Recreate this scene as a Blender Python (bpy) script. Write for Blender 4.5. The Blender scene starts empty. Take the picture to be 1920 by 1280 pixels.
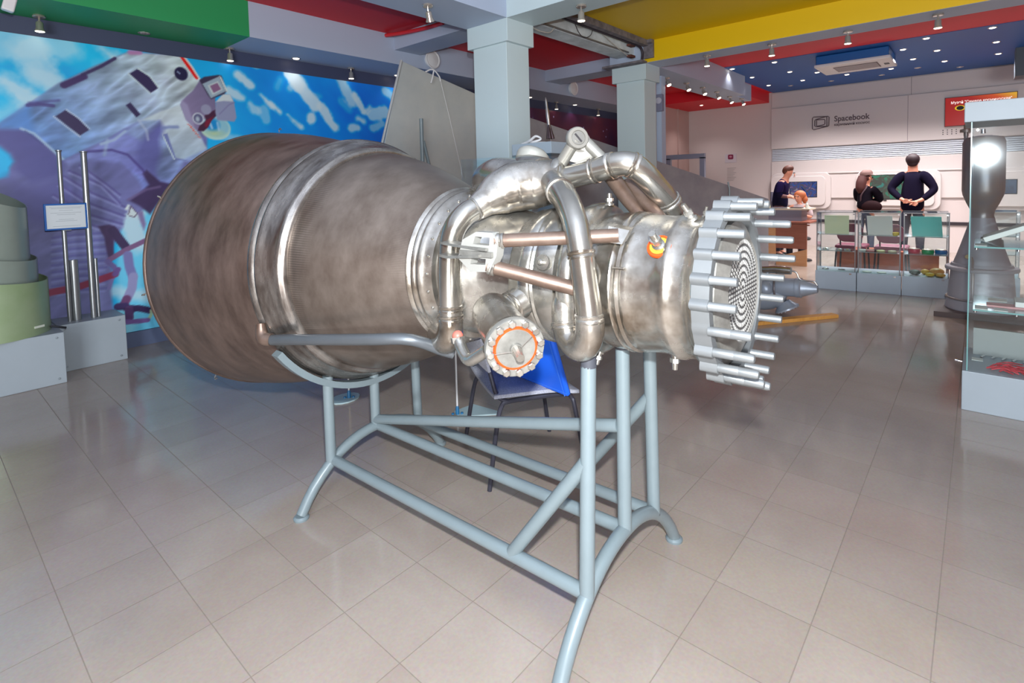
import bpy, bmesh, math, random
import numpy as np
from mathutils import Vector, Matrix, Euler
random.seed(4)
scene = bpy.context.scene
PI = math.pi

# ---------------------------------------------------------------- camera, world, flash, exposure
cam_data = bpy.data.cameras.new('camera')
cam = bpy.data.objects.new('camera', cam_data)
scene.collection.objects.link(cam)
scene.camera = cam
cam_data.sensor_width = 36.0
cam_data.lens = 1006.945 / 1920 * 36.0
cam_data.shift_y = -(640 - 397.73) / 1920.0
cam_data.clip_start = 0.05
_yaw, _pitch, _roll = 0.717888, -0.0528847, -0.0244908
_f = Vector((math.cos(_yaw)*math.cos(_pitch), math.sin(_yaw)*math.cos(_pitch), math.sin(_pitch)))
_r = Vector((math.sin(_yaw), -math.cos(_yaw), 0.0)); _u = _r.cross(_f)
_c, _s = math.cos(_roll), math.sin(_roll)
_r2 = _r*_c + _u*_s; _u2 = _u*_c - _r*_s
_m = Matrix((( _r2.x, _u2.x, -_f.x, 0.0), (_r2.y, _u2.y, -_f.y, 0.0), (_r2.z, _u2.z, -_f.z, 1.45), (0, 0, 0, 1)))
cam.matrix_world = _m

world = bpy.data.worlds.new('warm_ambient_fill'); scene.world = world; world.use_nodes = True  # even warm ambient, added to fill and redden the shadows
_bg = world.node_tree.nodes['Background']
_bg.inputs[0].default_value = (1.0, 0.50, 0.42, 1); _bg.inputs[1].default_value = 0.24

def lamp(name, kind, loc, power, color=(1, 1, 1), size=0.05, target=None, **kw):
    d = bpy.data.lights.new(name, kind); d.energy = power; d.color = color
    if kind in ('POINT', 'SPOT'): d.shadow_soft_size = size
    if kind == 'AREA': d.shape = 'RECTANGLE'; d.size = size; d.size_y = kw.get('size_y', size)
    if kind == 'SPOT': d.spot_size = kw.get('angle', 2.2); d.spot_blend = kw.get('blend', 0.8)
    o = bpy.data.objects.new(name, d); scene.collection.objects.link(o); o.location = loc
    if target is not None:
        o.rotation_euler = (Vector(target) - Vector(loc)).to_track_quat('-Z', 'Y').to_euler()
    return o
lamp('camera_flash', 'POINT', (0.0, -0.04, 1.66), 385, (0.95, 0.985, 1.0), 0.03)
lamp('low_fill_light', 'AREA', (-5.2, -3.6, 0.85), 500, (0.92, 0.97, 1.0), 3.6, (4.0, 3.0, 2.2), size_y=1.3)  # unseen fill added low behind the camera to brighten ceilings and beams
# unseen fill added high behind the camera to lift the distant parts
lamp('high_fill_light', 'AREA', (-2.6, -1.1, 2.87), 50, (0.86, 0.96, 1.0), 0.7, (3.5, 3.0, 1.2), size_y=0.5)

scene.view_settings.view_transform = 'Standard'
scene.view_settings.look = 'None'
scene.view_settings.gamma = 1.0
scene.view_settings.use_curve_mapping = False
scene.view_settings.exposure = -0.15
scene.cycles.max_bounces = 8
scene.cycles.diffuse_bounces = 2
scene.cycles.transparent_max_bounces = 24
scene.cycles.caustics_reflective = False
scene.cycles.caustics_refractive = False
scene.cycles.sample_clamp_indirect = 4.0

# ---------------------------------------------------------------- materials
def lin(c):
    if max(c) > 1.0: c = [v/255.0 for v in c]
    return tuple(v/12.92 if v <= 0.04045 else ((v+0.055)/1.055)**2.4 for v in c[:3])
MATS = {}
def mat(name, col, rough=0.5, metal=0.0, var=0.0, scale=6.0, bump=0.0, bscale=60.0, emit=None, estr=0.0, alpha=None, col2=None, stretch=(1, 1, 1), spec=None, coat=0.0, ior=None, trans=0.0, rvar=0.0):
    """principled material; col is sRGB 0-255; var / col2 give a procedural mottling"""
    if name in MATS: return MATS[name]
    m = bpy.data.materials.new(name); m.use_nodes = True
    nt = m.node_tree; b = nt.nodes['Principled BSDF']
    c = lin(col)
    b.inputs['Base Color'].default_value = (*c, 1); b.inputs['Roughness'].default_value = rough; b.inputs['Metallic'].default_value = metal
    if spec is not None: b.inputs['Specular IOR Level'].default_value = spec
    if coat: b.inputs['Coat Weight'].default_value = coat
    if ior: b.inputs['IOR'].default_value = ior
    if trans: b.inputs['Transmission Weight'].default_value = trans
    if emit is not None:
        b.inputs['Emission Color'].default_value = (*lin(emit), 1); b.inputs['Emission Strength'].default_value = estr
    if var or col2 or bump:
        tc = nt.nodes.new('ShaderNodeTexCoord'); mp = nt.nodes.new('ShaderNodeMapping'); mp.inputs['Scale'].default_value = stretch
        nt.links.new(tc.outputs['Object'], mp.inputs[0])
    if var or col2:
        n = nt.nodes.new('ShaderNodeTexNoise'); n.inputs['Scale'].default_value = scale; n.inputs['Detail'].default_value = 6; n.inputs['Roughness'].default_value = 0.62
        nt.links.new(mp.outputs[0], n.inputs['Vector'])
        r = nt.nodes.new('ShaderNodeValToRGB'); r.color_ramp.elements[0].position = 0.33; r.color_ramp.elements[1].position = 0.68
        ca = tuple(max(0, v*(1-var)) for v in c); cb = lin(col2) if col2 else tuple(min(1, v*(1+var)) for v in c)
        r.color_ramp.elements[0].color = (*ca, 1); r.color_ramp.elements[1].color = (*cb, 1)
        nt.links.new(n.outputs['Fac'], r.inputs[0]); nt.links.new(r.outputs[0], b.inputs['Base Color'])
        if rvar:
            mr = nt.nodes.new('ShaderNodeMapRange'); mr.inputs[1].default_value = 0.3; mr.inputs[2].default_value = 0.7
            mr.inputs[3].default_value = max(0.05, rough-rvar); mr.inputs[4].default_value = rough+rvar
            nt.links.new(n.outputs['Fac'], mr.inputs[0]); nt.links.new(mr.outputs[0], b.inputs['Roughness'])
    if bump:
        n2 = nt.nodes.new('ShaderNodeTexNoise'); n2.inputs['Scale'].default_value = bscale; n2.inputs['Detail'].default_value = 4
        nt.links.new(mp.outputs[0], n2.inputs['Vector'])
        bp = nt.nodes.new('ShaderNodeBump'); bp.inputs['Strength'].default_value = bump; bp.inputs['Distance'].default_value = 0.01
        nt.links.new(n2.outputs['Fac'], bp.inputs['Height']); nt.links.new(bp.outputs[0], b.inputs['Normal'])
    MATS[name] = m
    return m

def glass(name, tint=(250, 253, 253), fac=0.0):
    """thin pane: mostly clear, a share of mirror reflection by angle"""
    if name in MATS: return MATS[name]
    m = bpy.data.materials.new(name); m.use_nodes = True; nt = m.node_tree
    for n in list(nt.nodes): nt.nodes.remove(n)
    out = nt.nodes.new('ShaderNodeOutputMaterial'); mix = nt.nodes.new('ShaderNodeMixShader')
    tr = nt.nodes.new('ShaderNodeBsdfTransparent'); tr.inputs[0].default_value = (*lin(tint), 1)
    gl = nt.nodes.new('ShaderNodeBsdfGlossy'); gl.inputs[0].default_value = (0.9, 0.95, 1, 1); gl.inputs['Roughness'].default_value = 0.045
    fr = nt.nodes.new('ShaderNodeFresnel'); fr.inputs[0].default_value = 1.5
    ge = nt.nodes.new('ShaderNodeNewGeometry'); io = nt.nodes.new('ShaderNodeMapRange'); io.inputs[3].default_value = 1.5; io.inputs[4].default_value = 1/1.5
    nt.links.new(ge.outputs['Backfacing'], io.inputs[0]); nt.links.new(io.outputs[0], fr.inputs[0])
    ad = nt.nodes.new('ShaderNodeMath'); ad.operation = 'ADD'; ad.inputs[1].default_value = fac; ad.use_clamp = True
    nt.links.new(fr.outputs[0], ad.inputs[0]); nt.links.new(ad.outputs[0], mix.inputs[0])
    nt.links.new(tr.outputs[0], mix.inputs[1]); nt.links.new(gl.outputs[0], mix.inputs[2]); nt.links.new(mix.outputs[0], out.inputs[0])
    MATS[name] = m
    return m

# ---------------------------------------------------------------- mesh builder
def smooth_path(pts, n=6):
    """Catmull-Rom through pts"""
    P = [Vector(p) for p in pts]
    if len(P) < 3: return P
    out = []
    for i in range(len(P)-1):
        p0 = P[i-1] if i else P[0]*2-P[1]; p1, p2 = P[i], P[i+1]; p3 = P[i+2] if i+2 < len(P) else P[-1]*2-P[-2]
        for k in range(n):
            t = k/n
            out.append(0.5*((2*p1) + (p2-p0)*t + (2*p0-5*p1+4*p2-p3)*t*t + (3*p1-p0-3*p2+p3)*t**3))
    out.append(P[-1]); return out

class MB:
    def __init__(s): s.v = []; s.f = []; s.m = []
    def add(s, vs, fs, mi=0):
        o = len(s.v); s.v += [tuple(v) for v in vs]; s.f += [tuple(i+o for i in f) for f in fs]; s.m += [mi]*len(fs); return s
    def box(s, lo, hi, mi=0, M=None):
        x0, y0, z0 = lo; x1, y1, z1 = hi
        vs = [Vector(p) for p in ((x0,y0,z0),(x1,y0,z0),(x1,y1,z0),(x0,y1,z0),(x0,y0,z1),(x1,y0,z1),(x1,y1,z1),(x0,y1,z1))]
        if M is not None: vs = [M @ v for v in vs]
        return s.add(vs, [(0,3,2,1),(4,5,6,7),(0,1,5,4),(1,2,6,5),(2,3,7,6),(3,0,4,7)], mi)
    def tube(s, pts, r, n=16, mi=0, caps=True, sm=0):
        P = smooth_path(pts, sm) if sm else [Vector(p) for p in pts]
        k = len(P)
        if isinstance(r, (int, float)): R = [r]*k
        else:
            R = [float(np.interp(i/(k-1), np.linspace(0, 1, len(r)), r)) for i in range(k)]
        T = []
        for i in range(k):
            a = P[max(0, i-1)]; b = P[min(k-1, i+1)]; T.append((b-a).normalized())
        ref = Vector((0, 0, 1)) if abs(T[0].z) < 0.9 else Vector((1, 0, 0))
        nrm = (ref - T[0]*ref.dot(T[0])).normalized()
        vs = []; fs = []
        for i in range(k):
            nrm = (nrm - T[i]*nrm.dot(T[i])).normalized(); bn = T[i].cross(nrm)
            for j in range(n):
                q = 2*PI*j/n; vs.append(P[i] + (nrm*math.cos(q) + bn*math.sin(q))*R[i])
        for i in range(k-1):
            for j in range(n):
                fs.append((i*n+j, i*n+(j+1)%n, (i+1)*n+(j+1)%n, (i+1)*n+j))
        if caps: fs += [tuple(range(n))[::-1], tuple((k-1)*n+j for j in range(n))]
        return s.add(vs, fs, mi)
    def cyl(s, a, b, r, n=16, mi=0, r2=None): return s.tube([a, b], [r, r if r2 is None else r2], n, mi)
    def lathe(s, prof, o=(0, 0, 0), d=(0, 0, 1), n=48, mi=0, close=False, arc=None, caps=True):
        """prof: list of (distance along d, radius)"""
        d = Vector(d).normalized(); o = Vector(o)
        ref = Vector((0, 0, 1)) if abs(d.z) < 0.9 else Vector((1, 0, 0))
        u = (ref - d*ref.dot(d)).normalized(); w = d.cross(u)
        vs = []; fs = []; k = len(prof)
        a0, a1 = arc if arc else (0, 2*PI); nn = n if not arc else n+1
        for t, r in prof:
            for j in range(nn):
                q = a0 + (a1-a0)*j/n; vs.append(o + d*t + (u*math.cos(q) + w*math.sin(q))*r)
        for i in range(k-1 if not close else k):
            i2 = (i+1) % k
            for j in range(n):
                j2 = (j+1) % nn
                fs.append((i*nn+j, i*nn+j2, i2*nn+j2, i2*nn+j))
        if caps and not close and not arc:
            if prof[0][1] > 1e-4: fs.append(tuple(range(n))[::-1])
            if prof[-1][1] > 1e-4: fs.append(tuple((k-1)*n+j for j in range(n)))
        return s.add(vs, fs, mi)
    def torus(s, c, d, R, r, n=40, m=10, mi=0):
        d = Vector(d).normalized()
        return s.lathe([(r*math.sin(2*PI*i/m), R + r*math.cos(2*PI*i/m)) for i in range(m)], c, d, n, mi, close=True)
    def sphere(s, c, r, n=20, m=12, mi=0, sc=(1, 1, 1), M=None):
        c = Vector(c); vs = []; fs = []
        for i in range(m+1):
            p = PI*i/m
            for j in range(n):
                q = 2*PI*j/n
                v = Vector((r*sc[0]*math.sin(p)*math.cos(q), r*sc[1]*math.sin(p)*math.sin(q), r*sc[2]*math.cos(p)))
                vs.append(c + (M @ v if M is not None else v))
        for i in range(m):
            for j in range(n): fs.append((i*n+j, (i+1)*n+j, (i+1)*n+(j+1) % n, i*n+(j+1) % n))
        return s.add(vs, fs, mi)
    def prism(s, poly, d, mi=0):
        """extrude a polygon (3-D points) along vector d"""
        P = [Vector(p) for p in poly]; d = Vector(d); n = len(P)
        vs = P + [p + d for p in P]
        fs = [tuple(range(n)), tuple(range(n, 2*n))[::-1]] + [(i+n, (i+1) % n+n, (i+1) % n, i) for i in range(n)]
        return s.add(vs, fs, mi)
    def quad(s, a, b, c, d, mi=0): return s.add([a, b, c, d], [(0, 1, 2, 3)], mi)
    def build(s, name, mats, parent=None, bevel=0.0, angle=35, smooth=True, seg=2):
        me = bpy.data.meshes.new(name); me.from_pydata(s.v, [], s.f)
        bm = bmesh.new(); bm.from_mesh(me)
        bmesh.ops.remove_doubles(bm, verts=bm.verts, dist=1e-6)
        bmesh.ops.recalc_face_normals(bm, faces=bm.faces)
        bm.to_mesh(me); bm.free()
        if not isinstance(mats, (list, tuple)): mats = [mats]
        for m in mats: me.materials.append(m)
        if len(mats) > 1 and len(me.polygons) == len(s.m):
            me.polygons.foreach_set('material_index', s.m)
        if smooth:
            me.polygons.foreach_set('use_smooth', [True]*len(me.polygons)); me.set_sharp_from_angle(angle=math.radians(angle))
        o = bpy.data.objects.new(name, me); scene.collection.objects.link(o)
        if parent is not None: o.parent = parent
        if bevel:
            b = o.modifiers.new('bevel', 'BEVEL'); b.width = bevel; b.segments = seg; b.limit_method = 'ANGLE'; b.angle_limit = math.radians(40)
        return o

def tag(o, label, cat, group=None):
    o['label'] = label; o['category'] = cat
    if group: o['group'] = group
    return o
def thing(name, label, cat, loc=(0, 0, 0), rz=0.0, group=None):
    o = bpy.data.objects.new(name, None); o.empty_display_size = 0.1; scene.collection.objects.link(o)
    o.location = loc; o.rotation_euler = (0, 0, rz); return tag(o, label, cat, group)
def struct(o): o['kind'] = 'structure'; return o
def dup(root, loc=None, rz=None, label=None, group=None):
    r = root.copy(); scene.collection.objects.link(r)
    if loc is not None: r.location = loc
    if rz is not None: r.rotation_euler = (0, 0, rz)
    if label: r['label'] = label
    if group: r['group'] = group
    for ch in [o for o in root.children]:
        c = ch.copy(); scene.collection.objects.link(c); c.parent = r
        for g in [o for o in ch.children]:
            d = g.copy(); scene.collection.objects.link(d); d.parent = c
    return r

# ================================================================ SETTING
m_beam = mat('beam_paint', (182, 194, 216), 0.55)
m_col = mat('column_paint', (200, 216, 220), 0.5)
m_red = mat('red_ceiling_paint', (222, 26, 42), 0.55)
m_yel = mat('yellow_paint', (236, 196, 2), 0.5)
m_blue = mat('blue_ceiling_paint', (18, 84, 160), 0.5)
m_green = mat('green_paint', (44, 154, 92), 0.5)
m_band = mat('dark_wall_band', (66, 72, 100), 0.5)
m_white = mat('white_wall_paint', (214, 200, 198), 0.5)
m_panel = mat('wall_panel_white', (220, 208, 206), 0.4)
m_chrome = mat('chrome', (206, 196, 186), 0.2, 0.7)
m_black = mat('black_plastic', (25, 25, 30), 0.4)

def floor_mat():
    m = bpy.data.materials.new('floor_tiles'); m.use_nodes = True; nt = m.node_tree; b = nt.nodes['Principled BSDF']
    tc = nt.nodes.new('ShaderNodeTexCoord'); mp = nt.nodes.new('ShaderNodeMapping'); mp.vector_type = 'POINT'
    mp.inputs['Location'].default_value = (0.01 + 0.3133*20, -0.085 + 0.3065*20, 0)
    nt.links.new(tc.outputs['Object'], mp.inputs[0])
    br = nt.nodes.new('ShaderNodeTexBrick'); br.offset = 0.0; br.squash = 1.0
    br.inputs['Scale'].default_value = 1.0; br.inputs['Brick Width'].default_value = 0.3133; br.inputs['Row Height'].default_value = 0.3065
    br.inputs['Mortar Size'].default_value = 0.0019; br.inputs['Mortar Smooth'].default_value = 0.3; br.inputs['Bias'].default_value = 0.0
    br.inputs['Color1'].default_value = (*lin((170, 157, 147)), 1); br.inputs['Color2'].default_value = (*lin((164, 150, 140)), 1)
    br.inputs['Mortar'].default_value = (*lin((143, 131, 121)), 1)
    nt.links.new(mp.outputs[0], br.inputs['Vector'])
    n = nt.nodes.new('ShaderNodeTexNoise'); n.inputs['Scale'].default_value = 90; n.inputs['Detail'].default_value = 3
    n3 = nt.nodes.new('ShaderNodeTexNoise'); n3.inputs['Scale'].default_value = 3; n3.inputs['Detail'].default_value = 4
    nt.links.new(tc.outputs['Object'], n.inputs['Vector']); nt.links.new(tc.outputs['Object'], n3.inputs['Vector'])
    mx = nt.nodes.new('ShaderNodeMix'); mx.data_type = 'RGBA'; mx.blend_type = 'OVERLAY'; mx.inputs[0].default_value = 0.16
    nt.links.new(br.outputs['Color'], mx.inputs[6]); nt.links.new(n.outputs['Color'], mx.inputs[7])
    mx2 = nt.nodes.new('ShaderNodeMix'); mx2.data_type = 'RGBA'; mx2.blend_type = 'SOFT_LIGHT'; mx2.inputs[0].default_value = 0.25
    nt.links.new(mx.outputs[2], mx2.inputs[6]); nt.links.new(n3.outputs['Fac'], mx2.inputs[7])
    nt.links.new(mx2.outputs[2], b.inputs['Base Color'])
    mr = nt.nodes.new('ShaderNodeMapRange'); mr.inputs[3].default_value = 0.12; mr.inputs[4].default_value = 0.8
    nt.links.new(br.outputs['Fac'], mr.inputs[0]); nt.links.new(mr.outputs[0], b.inputs['Roughness'])
    ms = nt.nodes.new('ShaderNodeMapRange'); ms.inputs[3].default_value = 0.6; ms.inputs[4].default_value = 0.0
    nt.links.new(br.outputs['Fac'], ms.inputs[0]); nt.links.new(ms.outputs[0], b.inputs['Specular IOR Level'])
    bp = nt.nodes.new('ShaderNodeBump'); bp.inputs['Strength'].default_value = 0.35; bp.inputs['Distance'].default_value = 0.002; bp.invert = True
    nt.links.new(br.outputs['Fac'], bp.inputs['Height']); nt.links.new(bp.outputs[0], b.inputs['Normal'])
    return m
YW = 6.02; ZS = 2.936; ZC = 3.279; XB = 12.6
struct(MB().box((-6, -5, -0.1), (XB+0.2, YW+0.2, 0)).build('floor', floor_mat(), smooth=False))

# left wall: plaster behind the murals, a dark band above them, the skirting below
struct(MB().box((-6, YW, 0), (XB+0.2, YW+0.15, 3.45)).build('wall_left', m_band, smooth=False))
struct(MB().box((-6, YW-0.03, 0), (XB, YW, 0.142)).build('baseboard_left', mat('skirting', (96, 108, 138), 0.4), smooth=False))
# wall_back carries the exhibits' panels
struct(MB().box((XB, -5, 0), (XB+0.15, YW, 3.45)).build('wall_back', m_white, smooth=False))
# short return wall at the far corner
struct(MB().box((10.9, 5.30, 0), (XB, 5.42, 3.28)).box((11.93, 5.262, 0), (11.97, 5.30, 3.07)).build('wall_corner', mat('corner_wall_paint', (196, 166, 160), 0.5), smooth=False))

# ceiling fields between the beams (each a slab)
def slab(name, x0, x1, y0, y1, z, m, t=0.12): return struct(MB().box((x0, y0, z), (x1, y1, z+t)).build(name, m, smooth=False))
slab('ceiling', -6, XB, 3.60, 5.38, ZC, m_red)
slab('ceiling', -6, 3.68, -5, 3.22, ZC, m_beam)
slab('ceiling', 3.68, 6.33, -5, 3.36, 3.20, m_yel)
slab('ceiling', 6.33, XB, -5, 3.9, ZC+0.002, m_red)
slab('ceiling', 9.10, XB, -5, 3.42, ZC-0.004, m_blue, 0.005)
# beams as trim
struct(MB().box((-6, 5.375, ZS), (2.345, YW, ZC+0.1)).build('trim_1', m_green, smooth=False))
struct(MB().box((2.345, 5.375, ZS), (XB, YW, ZC+0.1)).build('trim_2', m_beam, smooth=False))
struct(MB().box((-6, 3.22, ZS), (3.68, 3.74, ZC+0.1)).build('trim_3', m_beam, smooth=False))
struct(MB().box((4.06, 3.70, 3.10), (4.45, 5.375, ZC+0.1)).build('trim_4', m_beam, smooth=False))
struct(MB().box((7.06, 3.70, 3.10), (7.48, 5.375, ZC+0.1)).build('trim_5', m_beam, smooth=False))
struct(MB().box((3.68, -5, ZS), (4.06, 3.74, ZC+0.1)).build('trim_6', m_col, smooth=False))
tb = MB(); tb.box((6.33, -5, ZS), (6.72, 3.22, ZC+0.1)); tb.box((6.326, -5, ZS+0.002), (6.33, 3.235, ZC), 1)
struct(tb.build('trim_7', [m_beam, m_yel], smooth=False))
struct(MB().box((6.33, 3.22, ZS), (10.13, 3.74, ZC+0.1)).build('trim_8', m_beam, smooth=False))
struct(MB().box((10.13, 3.44, ZS+0.03), (11.2, 3.74, ZC+0.1)).build('trim_9', m_beam, smooth=False))
rt = MB(); rt.box((11.0, 3.5, 3.07), (XB, 5.375, ZC+0.01))
struct(rt.build('trim_10', m_red, smooth=False))
# columns with square capitals
def column(name, x0, x1, y0, y1):
    c = MB(); c.box((x0+0.03, y0+0.04, 0), (x1-0.03, y1-0.05, 2.75)); c.box((x0, y0, 2.735), (x1, y1, ZS+0.01))
    return struct(c.build(name, m_col, bevel=0.004, smooth=False))
struct(MB().box((11.0, -0.9, 2.86), (11.4, -0.36, ZC)).build('trim_21', mat('dark_duct', (70, 78, 88), 0.5), smooth=False))
struct(MB().box((7.27, 3.46, 0), (7.40, 3.54, ZS)).build('trim_22', m_beam, smooth=False))
column('trim_11', 3.68, 4.06, 3.22, 3.73)
column('trim_12', 6.33, 6.72, 3.22, 3.71)

# the long beam between the columns stands open: bare concrete, cut plaster edge, rails and cables
m_conc = mat('bare_concrete', (224, 232, 236), 0.75, var=0.18, scale=5, bump=0.3, bscale=18)
cb = MB(); cb.box((4.06, 3.38, 3.05), (6.33, 3.62, 3.40))
struct(cb.build('trim_13', [m_conc], smooth=False))
m_raw = mat('raw_plasterboard_edge', (118, 112, 118), 0.8, var=0.35, scale=14)
re_ = MB()
re_.prism([(6.25, 3.10, 3.20), (6.325, 3.10, 3.20), (6.325, 3.10, 2.98), (6.29, 3.10, 2.98), (6.29, 3.10, 3.15), (6.25, 3.10, 3.16)], (0, 0.13, 0))
re_.box((4.06, 3.16, 3.13), (6.3, 3.23, 3.2))
re_.box((6.20, 3.20, 2.93), (6.33, 3.78, 2.955))
struct(re_.build('trim_14', m_raw, smooth=False))
cables = thing('cable_bundle', 'loose cables and rusty clamps hanging along the opened bare concrete beam', 'cable', (4.06, 3.3, 3.0))
m_cab = mat('dark_cable', (52, 44, 56), 0.6); m_cabw = mat('pale_cable', (190, 186, 182), 0.5); m_rust = mat('rusty_steel', (104, 60, 52), 0.8, var=0.4, scale=20)
def C(*p): return tuple((x-4.06, y-3.3, z-3.0) for x, y, z in p)
MB().tube(C((6.27, 3.24, 2.96), (6.28, 3.24, 3.06), (6.22, 3.25, 3.13), (6.0, 3.28, 3.15), (5.2, 3.3, 3.16), (4.3, 3.32, 3.17)), 0.017, 8, sm=5).build('thick_cable', m_cab, cables)
MB().tube(C((5.4, 3.33, 3.18), (5.7, 3.34, 3.10), (6.05, 3.35, 3.02), (6.25, 3.35, 2.995)), 0.005, 6, sm=5).build('thin_cable', m_cabw, cables)
MB().tube(C((4.1, 3.34, 3.04), (4.25, 3.36, 2.98), (4.5, 3.37, 2.99), (4.6, 3.37, 3.06)), 0.007, 6, sm=6).build('loop_cable', m_cabw, cables)
MB().tube(C((4.9, 3.33, 3.19), (5.0, 3.34, 3.09), (5.12, 3.345, 3.05), (5.25, 3.345, 3.10), (5.3, 3.34, 3.19)), 0.004, 6, sm=6).build('hanging_wire', m_cab, cables)
MB().box((0.02, 0.06, 0.055), (2.1, 0.08, 0.072)).build('thin_rail', mat('rail_metal', (150, 150, 155), 0.4, 0.6), cables)
for q, (x, z) in enumerate(((6.16, 3.13), (6.16, 2.995))):
    MB().box((x-4.06-0.06, 0.0, z-3.0), (x-4.06+0.05, 0.06, z-3.0+0.025)).build('clamp', m_rust, cables)
tb = MB(); tb.tube([(3.92, 5.34, 3.240), (3.96, 5.12, 3.228), (4.0, 4.88, 3.222), (4.025, 4.67, 3.220), (4.03, 4.45, 3.222)], 0.022, 10, sm=5)
tag(tb.build('corrugated_pipe', mat('red_plastic_pipe', (214, 48, 56), 0.4)), 'bright red plastic pipe hanging along the lavender cross beam by the left column', 'pipe')

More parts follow.
